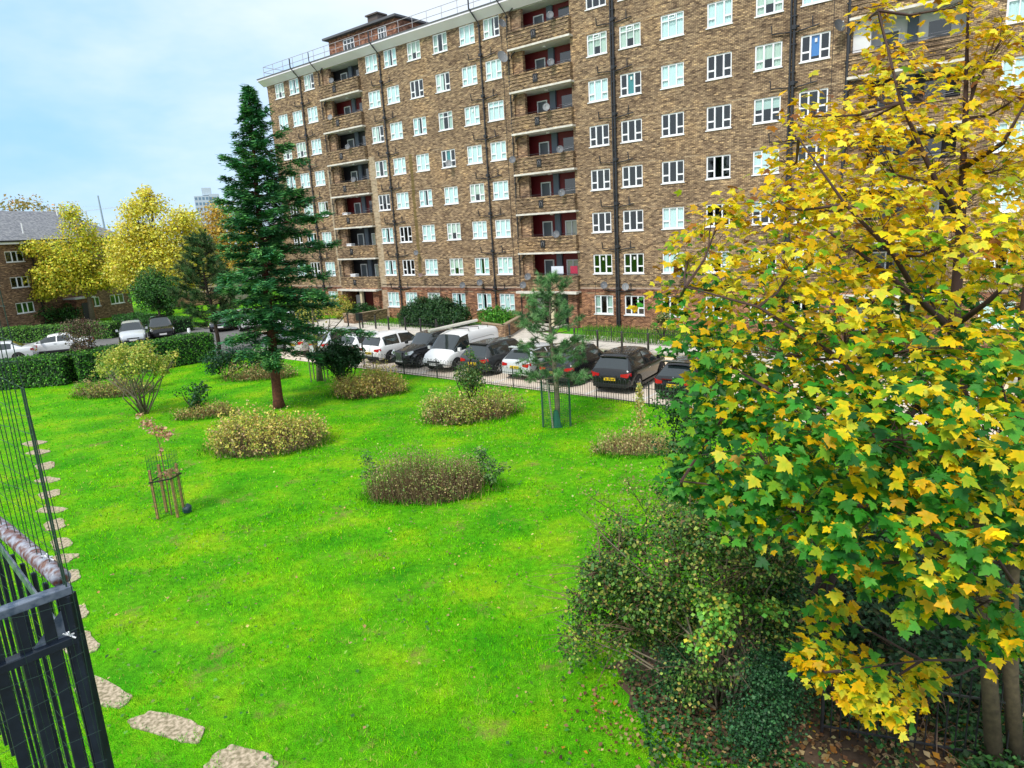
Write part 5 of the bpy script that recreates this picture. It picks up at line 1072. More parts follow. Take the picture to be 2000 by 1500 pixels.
hedge([(-28.0, 58.0), (-36.5, 65.5)], 2.4, 1.15, 'thick low green hedge before the low brick block', 150, .13, (G_DK, G_MD, (.05, .2, .03)), (2, 3, 2))
shrub((-47., 68.5, 0), [(x, y, 1.2, 1.3, 1.2, 1.0) for x, y in ((-2.4, -1.4), (-.8, -.6), (.8, .6), (2.4, 1.6))], 'dark leafy bushes against the low brick block', 380, .16, [G_DK, G_MD, (.06, .2, .03)], [2, 3, 1.4], cat='bush', name='bush', keep=.9)
shrub((-51.5, 64, 0), [(0, 0, 1.6, 1.2, 1.2, 1.4), (.4, 0, 3.4, 1.2, 1.1, 1.3), (.2, .5, 5.2, .9, .8, .8), (-1, 0, 4.4, 1, 1, 1)], 'thin yellowing tree at the left picture edge before the low block', 150, .2, [Y_BR, (.36, .40, .05), G_LT], [2, 3, 2], cat='tree', name='tree', keep=.6, twigs=5)

# ------------------------------------------------------------------ broadleaf trees
def tree(pos, lobes, label, dens, size, cols, probs, r0, bark=BARK, keep=.82, cs=1.4, name='tree', trunk=None, twigs=4, group=None, up=.5, start=.6):
    R = empty(name, pos, label=label, cat='tree', group=group); top = max(l[2] for l in lobes)
    q = MB(); tp = trunk or [(0, 0, -.1), (.05, .02, top * .3), (-.03, .05, top * .6), (.05, 0, top)]
    q.tube(tp, [r0 * (1.25 if i == 0 else 1 - .85 * i / (len(tp) - 1)) for i in range(len(tp))], 9); q.build('trunk', bark, R, smooth=True)
    limbs('limbs', (0, 0, top * .25), lobes, r0 * .3, bark, R, start=start, twigs=twigs)
    leaves('crown', lobes, dens, size, cols, probs, LEAF, R, keep, cs, up, kind='stuff'); return R
YG = [(.76, .66, .05), (.56, .60, .05), (.84, .68, .08), (.30, .40, .04)]
tree((-42.4, 70.0, 0), [(-1.8, -1.6, 5.4, 2.2, 2.0, 2.0), (0, 0, 5.6, 2.4, 2, 2.2), (1.6, 1, 5.6, 2.2, 2, 2.0), (3.2, 2, 6.4, 1.6, 1.5, 1.8), (-2.6, -1.6, 4.6, 2.0, 1.9, 1.7), (2.4, 1.6, 4.4, 2.3, 2, 1.6), (0, 0, 4.2, 2.2, 2, 1.5), (-1.0, -.5, 7.0, 2.6, 2.2, 2.0), (1.8, 1.2, 7.2, 2.2, 2, 1.9), (.3, .2, 9.4, 1.9, 1.7, 1.7), (-.1, 0, 11.0, 1.1, 1, 1.2), (-3.2, -2.0, 7.8, 1.4, 1.3, .9), (3.2, 2.4, 5.6, 1.5, 1.5, 1.6), (-3.2, -1.8, 3.4, 1.3, 1.2, .8)], 'olive yellow round street tree before the low brick block', 260, .20, YG, [3, 3, 2, 1.4], .24, PALEB, keep=.9)
tree((-32.6, 66.0, 0), [(-3.2, -.3, 5.0, 1.9, 1.8, 1.8), (3.0, 0, 4.6, 2, 1.8, 1.6), (0, 0, 7.4, 2.6, 2, 2.0), (-2.9, 0, 8.6, 1.6, 1.5, 1.5), (2.9, 0, 9.6, 1.5, 1.5, 1.4), (-1.4, 0, 10.6, 1.6, 1.5, 1.3), (-2.6, -.3, 6.8, 1.9, 1.8, 1.8), (2.4, .2, 6.2, 2.2, 2, 2.0), (0, 0, 5.6, 2.3, 2, 1.9), (-1.4, 0, 8.9, 2.0, 1.9, 1.8), (1.4, 0, 8.9, 2.1, 2, 1.8), (0, 0, 11.0, 1.7, 1.6, 1.4), (1.9, 0, 4.0, 1.9, 1.7, 1.3), (-.3, 0, 12.2, .8, .8, .7), (3.2, .5, 8.0, 1.5, 1.4, 1.4)], 'tall bright yellow tree behind the round green one', 290, .19, [(.86, .74, .08), (.80, .66, .05), (.86, .78, .20), (.52, .56, .06)], [3, 3, 2, 1], .26, keep=.92)
tree((-33.5, 84, 0), [(0, 0, 8.6, 3, 3, 2.2), (-2.6, 0, 8.0, 2.4, 2.4, 2.2), (2.8, 0, 7.6, 2.6, 2.4, 2.4), (0, 0, 10.8, 2.2, 2.2, 1.6), (1, 0, 5, 3, 2.5, 2)], 'orange tinted tree behind the tall yellow tree', 120, .26, [(.62, .38, .06), (.60, .46, .08), (.40, .30, .05)], [3, 3, 1.5], .3)
tree((-62, 92, 0), [(0, 0, 13.4, 3, 3, 1.9), (-3.2, 0, 12.2, 2.6, 2.4, 1.6), (3.4, 0, 12.2, 2.6, 2.4, 1.5), (0, 0, 9.6, 4, 3, 2.4)], 'sparse autumn tree behind the slate roof', 55, .3, [(.45, .34, .10), (.28, .26, .08), (.5, .3, .08)], [2, 2, 1], .3, keep=.6, twigs=10)
tree((-43, 86, 0), [(0, 0, 11.5, 1.2, 1.2, 1.8), (-.6, 0, 9, 1.6, 1.5, 2), (.8, 0, 12.8, .6, .6, .7)], 'reddish brown sparse treetop behind the olive yellow tree', 90, .24, [(.20, .09, .05), (.28, .14, .08)], [2, 1], .2, keep=.6, twigs=10)
tree((-31.2, 61.3, 0), ring(7, 1.2, 3.4, 1.15) + [(0, 0, 3.9, 1.6, 1.5, 1.4), (0, 0, 4.7, 1.2, 1.1, .9), (.4, 0, 2.4, 1.1, 1, .9), (.9, 0, 1.7, .6, .6, .7)], 'compact round dark green tree before the yellow one', 420, .14, [G_MD, (.05, .17, .03), (.10, .26, .04), G_DK], [3, 3, 2, 2], .14, PALEB, keep=.93, cs=2.)
tree((-9.75, 34.0, 0), [(-.8, 0, 3.0, .8, .8, .6), (.9, 0, 3.2, .9, .8, .6), (0, 0, 3.8, .9, .8, .6), (1.5, 0, 2.5, .6, .6, .4), (-.2, 0, 2.2, .7, .6, .5), (1.9, -.2, 3.4, .5, .5, .4)], 'small yellowing tree in a slat guard behind the redwood', 240, .09, [(.50, .46, .06), (.30, .36, .06), (.60, .52, .12)], [3, 2, 2], .15, PALEB, keep=.65, twigs=9)
q = MB()
for x, y in ((-.35, -.3), (.35, -.3), (.35, .3), (-.35, .3)): q.tube([(x, y, 0), (x, y, 1.6)], .035, 6)
q.build('tree_guard', mat('guard_stakes', (.16, .17, .10), .8), loc=(-9.75, 34.0, 0), label='four stakes round the small yellowing tree', cat='tree guard')

# ------------------------------------------------------------------ redwood on the lawn
RX, RY = -10.14, 28.74
RW = empty('redwood_tree', (RX, RY, 0), label='tall dark green redwood with a reddish trunk in the middle of the lawn', cat='tree')
q = MB(); q.tube([(0, 0, -.1), (0, 0, .35), (.03, 0, 1.5), (.12, .02, 4), (.24, 0, 8), (.40, 0, 11), (.52, 0, 12.9)], [.30, .22, .19, .16, .11, .06, .015], 12); q.build('trunk', REDB, RW, smooth=True)
def env(z): return float(np.interp(z, [1.9, 2.6, 3.4, 4.6, 6, 7.5, 9, 10.2, 11.3, 12.2, 12.95], [1.0, 2.2, 2.7, 2.65, 2.55, 2.1, 1.75, 1.35, .85, .42, .06]))
P, Bd, Wd_, cc = [], [], [], []; bm_ = MB()
z = 1.95; k = 0
while z < 12.9:
    az = k * 2.399 + random.uniform(-.3, .3); Lb = env(z) * random.uniform(.42, 1.15) * (1 + .16 * math.sin(az * 2 + z * 1.9)) * (.8 if z > 10.5 else 1) * (1 + .13 * math.cos(az)); ox = .042 * z - .02
    if z < 3.2 and random.random() < .38: z += .07; k += 1; continue
    rise = np.interp(z, [2, 6, 10, 13], [-.20, .05, .32, .9]) + random.uniform(-.1, .1); d = Vector((math.cos(az), math.sin(az), 0))
    pts = []
    for t in (0, .35, .7, 1.): pts.append(d * Lb * t + Vector((ox, 0, z + Lb * (rise * t - .12 * t * t + (.10 * t ** 3)))))
    bm_.tube(pts, [.05 * (1 - z / 15) + .012, .03, .018, .006], 5)
    side = Vector((-d.y, d.x, 0)); nt_ = int((12 if z < 10 else 5) + Lb * (20 if z < 9 else 15))
    for j in range(nt_):
        t = random.uniform(.10, 1.02); f = t * 3; i = min(2, int(f)); base = pts[i].lerp(pts[i + 1], min(1, f - i)); sg = random.choice((-1, 1))
        td = (d * random.uniform(.35, 1.0) + side * sg * random.uniform(.35, 1.1) + Vector((0, 0, random.uniform(-.40, .25)))).normalized(); tl = random.uniform(.22, .52) * (1.12 - .45 * t) * min(1.25, .5 + Lb / 2.5)
        shade = random.random()
        for m_ in range(17):
            u = random.random() ** .8; p = base + td * tl * u + Vector((random.gauss(0, .04), random.gauss(0, .04), random.gauss(0, .05) - .06 * u))
            nd = (td * random.uniform(.5, 1) + td.cross(Vector((0, 0, 1))) * random.choice((-1, 1)) * random.uniform(.5, 1) + Vector((0, 0, random.uniform(-.3, .3)))).normalized()
            P.append(p); Bd.append(nd); cc.append(shade)
    z += np.interp(z, [2, 8, 13], [.088, .080, .060]); k += 1
bm_.build('branches', REDB, RW, smooth=True)
P = np.array([tuple(p) for p in P]); Bd = unit(np.array([tuple(p) for p in Bd])); cc = np.array(cc)
nn = unit(np.cross(Bd, np.cross(Bd, np.array([0, 0, 1.])) + rng.normal(size=P.shape) * .35)); nn = unit(np.cross(np.cross(Bd, nn), Bd)); Rm = np.stack([np.cross(Bd, nn), Bd, nn], 2)
pal = np.array([(.024, .10, .036), (.042, .18, .058), (.07, .27, .075), (.15, .39, .10), (.05, .22, .09)]); col = pal[np.minimum(4, (cc * 5).astype(int))] * (1 + rng.normal(size=(len(P), 1)) * .22).clip(.4, 1.8)
sobj('needles', scatter_mesh('needles', *SPRAY, P, Rm, np.stack([np.full(len(P), .045), .14 + .11 * rng.random(len(P)), np.full(len(P), .05)], 1), col, NEED), RW, kind='stuff')

# ------------------------------------------------------------------ pines with tufted twigs
def pine(pos, H, rad, label, lean=(0, 0), n=46, zmin=.25, tuft=64, trunkr=.09, prof=None, needle=.15, bark=PALEB, cols=((.08, .21, .07), (.13, .32, .10), (.24, .42, .18), (.05, .13, .05)), tscale=1., wd=.012, bare=.0):
    R = empty('pine_tree', pos, label=label, cat='tree'); q = MB()
    tr = lambda t: Vector((lean[0] * t + .06 * math.sin(t * 7), lean[1] * t + .05 * math.sin(t * 5 + 1), H * t))
    q.tube([tr(t) for t in np.linspace(0, 1, 8)], [trunkr * (1.15 - t) for t in np.linspace(0, 1, 8)], 8); q.build('trunk', bark, R, smooth=True)
    bm = MB(); T = []
    for k in range(n):
        t = zmin + (1 - zmin) * (k / n) ** .9; az = k * 2.4 + random.uniform(-.4, .4); pr_ = prof or ([0, .3, .6, .85, 1], [1, 1, .75, .45, .1])
        Lb = rad * float(np.interp((t - zmin) / (1 - zmin), *pr_)) * random.uniform(.55, 1.1); b = tr(t); d = Vector((math.cos(az), math.sin(az), random.uniform(-.1, .35) + t * .3)).normalized()
        mid = b + d * Lb * .55 + Vector((0, 0, -.06 * Lb)); end = b + d * Lb + Vector((0, 0, .10 * Lb)); bm.tube([b, mid, end], [.025 * tscale, .016 * tscale, .007], 5); T.append((end, d))
        for _ in range(int(3 + Lb * 3.4)):
            s = b.lerp(end, random.uniform(.38 + bare, 1)); dd = (d + Vector((random.gauss(0, .7), random.gauss(0, .7), random.gauss(.15, .4)))).normalized(); e = s + dd * random.uniform(.12, .4) * tscale; bm.tube([s, e], [.010, .005], 4); T.append((e, dd)); T.append((s.lerp(e, .5), dd))
    T.append((tr(1), Vector((0, 0, 1))))
    bm.build('branches', bark, R, smooth=True)
    c0 = np.repeat(np.array([tuple(a) for a, _ in T]), tuft, 0); dd = np.repeat(np.array([tuple(b) for _, b in T]), tuft, 0); N = len(c0)
    sh = np.repeat(rng.random(len(T)), tuft); b = unit(dd * .75 + unit(rng.normal(size=(N, 3))) * .95); nn = unit(np.cross(b, rng.normal(size=b.shape))); Rm = np.stack([np.cross(b, nn), b, nn], 2)
    P = c0 - dd * (rng.random((N, 1)) * .12 * tscale); pal = np.array(cols); c = pal[np.minimum(len(pal) - 1, (sh * len(pal)).astype(int))] * (1 + rng.normal(size=(N, 1)) * .3).clip(.4, 2)
    sobj('needles', scatter_mesh('needles', *BLADE, P, Rm, np.stack([np.full(N, wd), needle * (.6 + .6 * rng.random(N)), np.full(N, wd)], 1), c, NEED), R, kind='stuff'); return R
pine((1.52, 23.35, 0), 5.2, 1.75, 'young open pine with a slim trunk in a green mesh guard near the railing', (-.05, 0), 56, .27, 50, .10, ([0, .25, .5, .62, .75, 1], [1.0, .85, .95, .5, .42, .22]), .17, wd=.012)
pine((-19.07, 44.4, 0), 7.6, 2.3, 'dark drooping pine behind the hedge, left of the redwood', (-.2, 0), 70, .22, 40, .13, ([0, .3, .6, 1], [.9, 1, .7, .15]), .28, BARK, ((.03, .09, .03), (.05, .13, .04), (.08, .17, .05), (.10, .13, .05)), 1.6, .03)
# mesh guard round the young pine
MG = empty('mesh_tree_guard', (1.52, 23.35, 0), label='green plastic mesh guard with stakes round the young pine', cat='tree guard'); q = MB(); R_ = .5
for j in range(40):
    a = 2 * math.pi * j / 40; q.tube([(R_ * math.cos(a), R_ * math.sin(a), .05), (R_ * math.cos(a), R_ * math.sin(a), 1.62)], .0045, 3, False)
for z in np.arange(.08, 1.65, .085): q.tube([(R_ * math.cos(2 * math.pi * j / 20), R_ * math.sin(2 * math.pi * j / 20), z) for j in range(21)], .0045, 3, False)
q.build('mesh', GREENM, MG, kind='stuff')
for x, y in ((-.5, -.06), (.46, -.2), (.0, .5)): q = MB(); q.tube([(x, y, 0), (x, y, 1.75)], .035, 7); q.build('stake', mat('green_stake', (.03, .09, .06), .7), MG)
q = MB(); q.tube([(-.16, -.2, 0), (-.3, -.25, 1.75)], .032, 7); q.build('stake', mat('grey_stake', (.30, .28, .24), .8), MG)
q = MB(); ns = 10
q.add([(.30 * (1 - z * .9) * math.cos(2 * math.pi * j / ns) * (1 + .2 * math.sin(j * 3)), .24 * (1 - z * .9) * math.sin(2 * math.pi * j / ns) * (1 + .2 * math.cos(j * 2)), z) for z in (0, .25, .5, .72) for j in range(ns)], [(i * ns + j, i * ns + (j + 1) % ns, (i + 1) * ns + (j + 1) % ns, (i + 1) * ns + j) for i in range(3) for j in range(ns)])
q.v = [(x * .6, y * .6, z * .85) for x, y, z in q.v]; q.build('watering_bag', mat('green_bag', (.02, .13, .09), .35), loc=(1.50, 23.25, 0), smooth=True, label='dark green watering bag slumped round the pine trunk', cat='watering bag')
# sapling in a stake cage
SG = empty('stake_cage', (-9.3, 17.15, 0), label='square cage of pale stakes and green wire round the pink-leaved sapling', cat='tree guard'); 
for x, y in ((-.26, -.22), (.26, -.20), (.22, .24), (-.24, .22)): q = MB(); q.box(x - .028, x + .028, y - .028, y + .028, 0, 1.35); q.build('stake', WOOD, SG)
q = MB()
for j in range(9):
    for x, y in ((-.27 + .54 * j / 8, -.26), (-.27 + .54 * j / 8, .27)): q.tube([(x, y, .1), (x * 1.02, y, 1.75)], .004, 3, False)
    for x, y in ((-.28, -.24 + .5 * j / 8), (.28, -.24 + .5 * j / 8)): q.tube([(x, y, .1), (x, y, 1.75)], .004, 3, False)
for z in np.arange(.15, 1.7, .16): q.tube([(-.28, -.26, z), (.28, -.26, z), (.28, .27, z), (-.28, .27, z), (-.28, -.26, z)], .004, 3, False)
q.build('wire', GREENM, SG, kind='stuff')
q = MB(); q.tube([(-.3, -.27, 1.02), (.3, -.27, 1.10), (.3, .28, 1.05), (-.3, .28, 1.0), (-.3, -.27, 1.02)], .022, 4); q.build('tie_strap', BLK, SG)
lb = [(-.2, 0, 2.55, .22, .2, .14), (.0, 0, 2.35, .25, .2, .16), (.22, 0, 2.2, .2, .2, .12), (.05, 0, 1.75, .12, .12, .15), (0, 0, 1.2, .25, .22, .22), (.25, 0, 1.25, .2, .15, .12), (-.35, 0, 2.78, .1, .1, .08)]
R = empty('sapling', (-9.3, 17.15, 0), label='thin sapling with sparse pinkish leaves inside the stake cage', cat='tree'); q = MB(); q.tube([(0, 0, 0), (.02, 0, 1.0), (0, 0, 2.0), (-.12, 0, 2.6), (-.3, 0, 2.85)], [.022, .018, .012, .007, .003], 6); q.tube([(0, 0, 1.9), (.1, 0, 2.15), (.22, 0, 2.35)], .006, 4); q.build('trunk', STRAW, R)
leaves('leaves', lb, 1300, .07, [(.62, .36, .24), (.50, .28, .14), (.66, .46, .30)], [3, 2, 1], LEAF, R, .8, kind='stuff')
q = MB(); q.tube([(0, 0, 0), (.01, 0, .08), (.05, .02, .15), (.02, 0, .22)], [.12, .12, .08, .03], 7); q.build('watering_bag', mat('dark_bag', (.02, .05, .07), .35), loc=(-8.95, 17.3, 0), label='small dark watering bag at the foot of the caged sapling', cat='watering bag')

# ------------------------------------------------------------------ thicket at the lower right
R = empty('spreading_shrub', (2.75, 8.55, 0), label='large spreading olive shrub with bare stems fanning up beside the maple', cat='shrub')
lb = [(.95, .7, 1.5, .6, .5, .6), (.5, .9, 1.7, .6, .6, .6), (-.1, .6, 1.0, .6, .5, .6), (-.45, -.1, .75, .5, .45, .5), (.45, -.3, 1.0, .45, .4, .5), (-.1, -.35, 1.1, .45, .4, .45), (.9, .1, 1.2, .5, .5, .5), (-1.3, .9, 1.5, .6, .6, .6), (-1.0, .9, .9, .6, .6, .6), (-1.3, .9, 2.1, .5, .5, .45), (-.5, .9, .8, .5, .5, .5), (-1.75, .9, 1.2, .4, .5, .5), (-1.9, 1.0, .6, .4, .5, .45), (-1.6, .6, 1.9, .4, .4, .4), (1.25, .8, 2.0, .5, .5, .5), (-.9, .5, 1.5, .55, .6, .6), (-.5, .3, 2.2, .6, .6, .55), (.05, .3, 2.6, .6, .6, .5), (.6, .3, 2.4, .6, .6, .55), (-1.15, .6, .95, .45, .5, .5), (-.6, .8, 1.5, .6, .6, .6), (.1, -.1, 1.85, .45, .45, .4), (-.2, 1.0, 2.3, .7, .7, .6), (.8, .9, 2.3, .6, .6, .5), (-1.2, 1.2, 2.0, .5, .5, .5), (.4, -.2, 2.3, .35, .3, .3), (-1.35, .9, .5, .4, .5, .4), (.9, .2, 1.9, .35, .35, .3)]
q = MB()
for k in range(30):
    t = random.choice(lb); c = Vector(t[:3]) + Vector((random.gauss(0, .2), random.gauss(0, .2), random.gauss(0, .25))); b = Vector((random.uniform(-.22, .28), random.uniform(-.15, .15), 0))
    q.tube([b, Vector((b.x * 1.6 + c.x * .2, b.y * 1.4 + c.y * .2, c.z * .4)), Vector((c.x * .65, c.y * .65, c.z * .78)), c + Vector((c.x * .15, 0, .15))], [.022, .018, .012, .004], 5)
q.build('stems', PALEB, R, smooth=True); q = MB()
for k in range(260):
    t = random.choice(lb); c = Vector(t[:3]); d = Vector((random.gauss(-.5, .8), random.gauss(0, .6), random.gauss(.4, .6))).normalized() * random.uniform(.5, 1.1)
    q.tube([c, c + d * .5 + Vector((0, 0, .04)), c + d], [.006, .005, .002], 3, False)
q.build('twigs', mat('fine_twig', (.16, .10, .07), .9), R)
leaves('foliage', lb, 3600, .05, [(.08, .21, .035), (.14, .29, .05), (.34, .40, .08), (.03, .09, .022), (.50, .42, .10), (.18, .12, .06)], [3, 3, 1.6, 4, .8, 1], LEAF, R, .62, 4.5, .5, kind='stuff')
lb2 = [(-.1, -.25, 1.75, .4, .35, .3), (.1, -.2, 1.35, .35, .3, .25), (.55, -.2, 1.6, .3, .3, .25), (-.35, -.3, 1.2, .25, .25, .2)]
leaves('bright_leaves', lb2, 2200, .06, [(.14, .42, .06), (.30, .52, .08), (.64, .56, .06)], [3, 3, 1], LEAF, R, .7, 4., .5, kind='stuff')
def small_bush(pos, lobes, label): return shrub(pos, lobes, label, 5200, .034, [(.02, .085, .03), (.035, .13, .045), (.07, .20, .07), (.012, .05, .02)], [3, 3, 2, 2], r0=.012, keep=.93, cs=5., name='bush', cat='bush', shell=.4)
small_bush((2.25, 8.75, 0), [(0, 0, .35, .42, .4, .38), (-.1, .1, .6, .3, .3, .25)], 'small dense green bush left of the fanning stems')
small_bush((3.05, 7.75, 0), [(0, 0, .5, .5, .45, .5), (-.2, -.1, .35, .45, .4, .35), (.25, .1, .9, .4, .4, .4), (.0, .1, 1.1, .35, .35, .35)], 'dense small-leaved green bush right of the fanning stems, nearest the fence')
small_bush((3.55, 8.7, 0), [(0, 0, .8, .45, .45, .6), (.1, .2, 1.4, .45, .45, .5), (.3, .3, 1.8, .35, .35, .35), (-.1, 0, .4, .5, .45, .4)], 'taller dense green bush behind, under the maple')
R = shrub((2.6, 13.2, 0), [(-.6, 0, 1.0, .9, .6, .6), (.2, 0, 1.1, .9, .7, .6), (-.3, .4, 1.6, .7, .6, .5), (.8, 0, .8, .8, .7, .6), (-1.1, .1, 1.4, .4, .4, .4)], 'sparse arching rose bush with long bare canes on the lawn edge', 340, .05, [(.30, .34, .10), (.45, .36, .14), (.16, .24, .06)], [2, 2, 2], keep=.6, twigs=14, r0=.016)
shrub((4.2, 15.8, 0), [(0, 0, 1.6, .9, .8, .9), (-.2, 0, 2.5, .7, .6, .6), (.6, 0, 1.0, .9, .8, .8), (-.3, -.3, .6, .7, .6, .5), (.5, 0, 2.2, .8, .6, .7)], 'dark green shrub between the railing end and the maple', 1000, .075, [G_DK, G_MD, (.08, .17, .06)], [3, 3, 1.4], keep=.85)
# undergrowth beyond the iron fence: brambles, ivy and nettles
under(88000, 4.6, 12, 8.0, 17, .75, .085, [G_DK, (.03, .10, .03), (.06, .19, .07), (.12, .16, .05), (.02, .05, .02)], [3, 3, 2, 1, 2], 'undergrowth', 'dark ivy and nettles covering the ground behind the iron fence')
q = MB()
for k in range(420):
    x, y = random.uniform(4.6, 9.5), random.uniform(7.2, 13); d = Vector((random.gauss(0, 1), random.gauss(0, 1), 0)).normalized() * random.uniform(.3, 1.0); h = random.uniform(.1, .5)
    q.tube([(x, y, .05), (x + d.x * .5, y + d.y * .5, h), (x + d.x, y + d.y, .08)], [.006, .005, .003], 3, False)
q.build('brambles', mat('bramble_cane', (.20, .13, .09), .9), kind='stuff', label='tangle of dry bramble canes behind the fence', cat='brambles')
# dark leaning trunk behind the shrub
DT = empty('leaning_tree', (4.75, 10.3, 0), label='dark leaning forked trunk behind the big shrub, under the maple leaves', cat='tree')
q = MB(); q.tube([(0, 0, -.05), (.35, .1, .9), (.75, .2, 1.9), (1.3, .3, 3.0), (1.9, .3, 4.0)], [.17, .14, .12, .09, .05], 9); q.tube([(.42, .12, 1.0), (.3, .1, 1.8), (.25, .2, 2.9)], [.08, .06, .03], 7); q.build('trunk', BARK, DT, smooth=True)
leaves('crown', [(1.9, .5, 4.2, .9, .8, .6), (.3, .4, 3.2, .7, .6, .5), (1.2, .8, 3.6, .9, .7, .6)], 900, .08, [G_DK, G_MD, (.07, .15, .04)], [3, 3, 1], LEAF, DT, .8, kind='stuff')

# ------------------------------------------------------------------ the maple
MP = empty('maple_tree', (5.7, 7.2, 0), label='big maple with yellow top and green lower leaves, two slim stems at the right', cat='tree')
o0 = np.array([5.7, 7.2, 0])
def mt(l): return [tuple(np.array(p) - o0) for p in l]
q = MB(); q.mi = 0; q.tube(mt([(5.77, 7.2, -.1), (5.57, 7.2, 1.24), (5.3, 7.1, 2.54), (5.01, 7.1, 4.12), (4.7, 7.1, 5.57), (4.68, 7.1, 6.73), (4.63, 7.1, 7.72), (4.56, 7.1, 8.9)]), [.105, .09, .08, .07, .06, .042, .025, .008], 12); q.m = [1 if q.v[f[0]][2] > 3 else 0 for f in q.f]; q.build('trunk', [STEMB, MTWIG], MP, smooth=True)
q = MB(); q.tube(mt([(6.05, 7.2, -.1), (5.83, 7.2, 1.22), (5.55, 7.0, 2.59), (5.5, 7.0, 4.13), (5.35, 7.0, 5.83), (5.4, 7.0, 7.58)]), [.10, .085, .07, .055, .04, .01], 12); q.m = [1 if q.v[f[0]][2] > 3 else 0 for f in q.f]; q.build('trunk', [STEMB, MTWIG], MP, smooth=True)
BR = [[(4.7, 7.1, 5.57), (4.03, 6.6, 5.99), (3.56, 6.3, 6.47), (3.04, 6.2, 6.95), (2.69, 6.4, 7.55)], [(4.68, 7.1, 6.73), (4.22, 6.8, 7.09), (3.87, 6.9, 7.87), (3.71, 7.1, 8.74)], [(4.69, 7.1, 5.63), (4.68, 6.6, 5.95), (4.85, 6.4, 6.29), (5.2, 6.3, 6.9)],
      [(5.01, 7.1, 4.12), (3.79, 6.2, 4.61), (3.06, 6.2, 5.56), (2.36, 6.4, 6.06), (1.78, 6.8, 6.25)], [(5.19, 7.0, 2.93), (3.62, 5.6, 4.59), (3.01, 5.6, 5.09), (2.32, 6.0, 5.36)], [(5.47, 7.1, 1.6), (4.2, 6.4, 2.17), (3.11, 6.0, 2.4)],
      [(5.19, 7.0, 2.93), (3.81, 6.4, 3.89), (2.44, 6.0, 4.36), (1.63, 6.4, 4.36)], [(4.64, 7.1, 7.24), (4.75, 6.7, 7.43), (4.8, 6.5, 7.8)], [(5.01, 7.1, 4.12), (4.4, 5.8, 4.5), (4.2, 5.0, 5.0)], [(5.3, 7.1, 2.6), (4.6, 5.8, 3.4), (3.9, 5.2, 4.1)], [(4.7, 7.1, 5.6), (4.1, 7.6, 6.3), (3.4, 8.0, 6.9)]]
q = MB()
for k_, b in enumerate(BR): q.tube(mt(b), [(.020 if k_ == 5 else .036) * (1 - .82 * i / (len(b) - 1)) for i in range(len(b))], 7)
q.build('branches', MTWIG, MP, smooth=True)
LB_ = [(4.19, 8.06, 8.97, .16), (4.32, 7.95, 8.5, .27), (4.06, 7.84, 8.08, .22), (4.35, 6.94, 8.69, .18), (4.22, 7.17, 7.95, .38), (4.73, 7.17, 8.25, .31), (4.85, 6.94, 8.46, .22), (5.12, 7.17, 7.85, .33), (3.68, 7.62, 7.81, .27), (3.16, 7.39, 7.86, .2), (3.63, 6.94, 7.42, .48), (4.29, 6.94, 7.29, .53), (4.93, 6.94, 7.21, .43), (2.95, 7.17, 7.34, .34), (3.2, 6.94, 6.92, .49), (2.67, 7.17, 7.0, .33), (2.27, 7.39, 6.82, .31), (2.06, 7.73, 6.5, .2), (1.94, 7.95, 6.03, .22), (2.37, 7.28, 6.18, .47), (2.77, 6.61, 6.4, .5), (3.37, 6.38, 6.71, .57), (3.88, 6.05, 6.55, .52), (4.43, 6.05, 6.42, .38), (2.22, 7.39, 5.5, .45), (2.54, 6.61, 5.62, .55), (3.02, 6.05, 5.83, .55), (3.45, 5.6, 5.74, .54), (3.98, 5.49, 5.64, .46), (2.22, 6.83, 4.95, .45), (1.88, 6.94, 4.14, .28), (2.34, 6.27, 4.68, .55), (2.71, 5.6, 5.02, .55), (3.04, 5.04, 5.13, .5), (3.57, 4.93, 5.05, .45), (2.2, 6.27, 4.19, .33), (2.56, 5.71, 4.27, .39), (2.86, 5.15, 4.4, .44), (3.34, 4.93, 4.47, .46), (3.75, 4.82, 4.37, .36), (2.92, 5.6, 3.8, .22), (3.42, 5.38, 3.71, .28), (4.02, 5.49, 3.33, .33), (4.43, 5.49, 3.0, .27), (3.26, 6.27, 2.17, .3), (3.79, 6.27, 1.89, .28), (2.95, 6.27, 2.34, .12), (4.47, 6.61, 1.75, .14), (3.45, 6.94, 2.5, .14),
       (3.26, 8.51, 5.77, .77), (4.11, 8.29, 6.0, .81), (4.91, 8.06, 5.97, .79), (5.69, 7.84, 5.7, .77), (2.88, 8.29, 4.79, .71), (3.74, 8.06, 4.79, .81), (4.62, 7.62, 4.72, .83), (5.42, 7.39, 4.61, .75), (3.18, 7.84, 3.78, .5), (3.95, 7.39, 3.84, .59), (4.82, 7.17, 3.81, .69), (5.29, 6.94, 3.86, .56), (4.24, 8.06, 7.0, .64), (5.17, 7.84, 6.88, .69), (6.3, 7.2, 6.2, .9), (6.4, 7.0, 4.6, .8), (6.2, 7.4, 7.4, .7), (6.2, 6.6, 3.3, .6)]
allb = [Vector(p) for b in BR for p in b] + [Vector(p) for p in [(5.3, 7.1, 2.54), (5.01, 7.1, 4.12), (4.7, 7.1, 5.57), (4.68, 7.1, 6.73), (4.63, 7.1, 7.72), (5.5, 7, 4.1), (5.35, 7, 5.83), (5.4, 7, 7.3)]]
q = MB(); tips = []
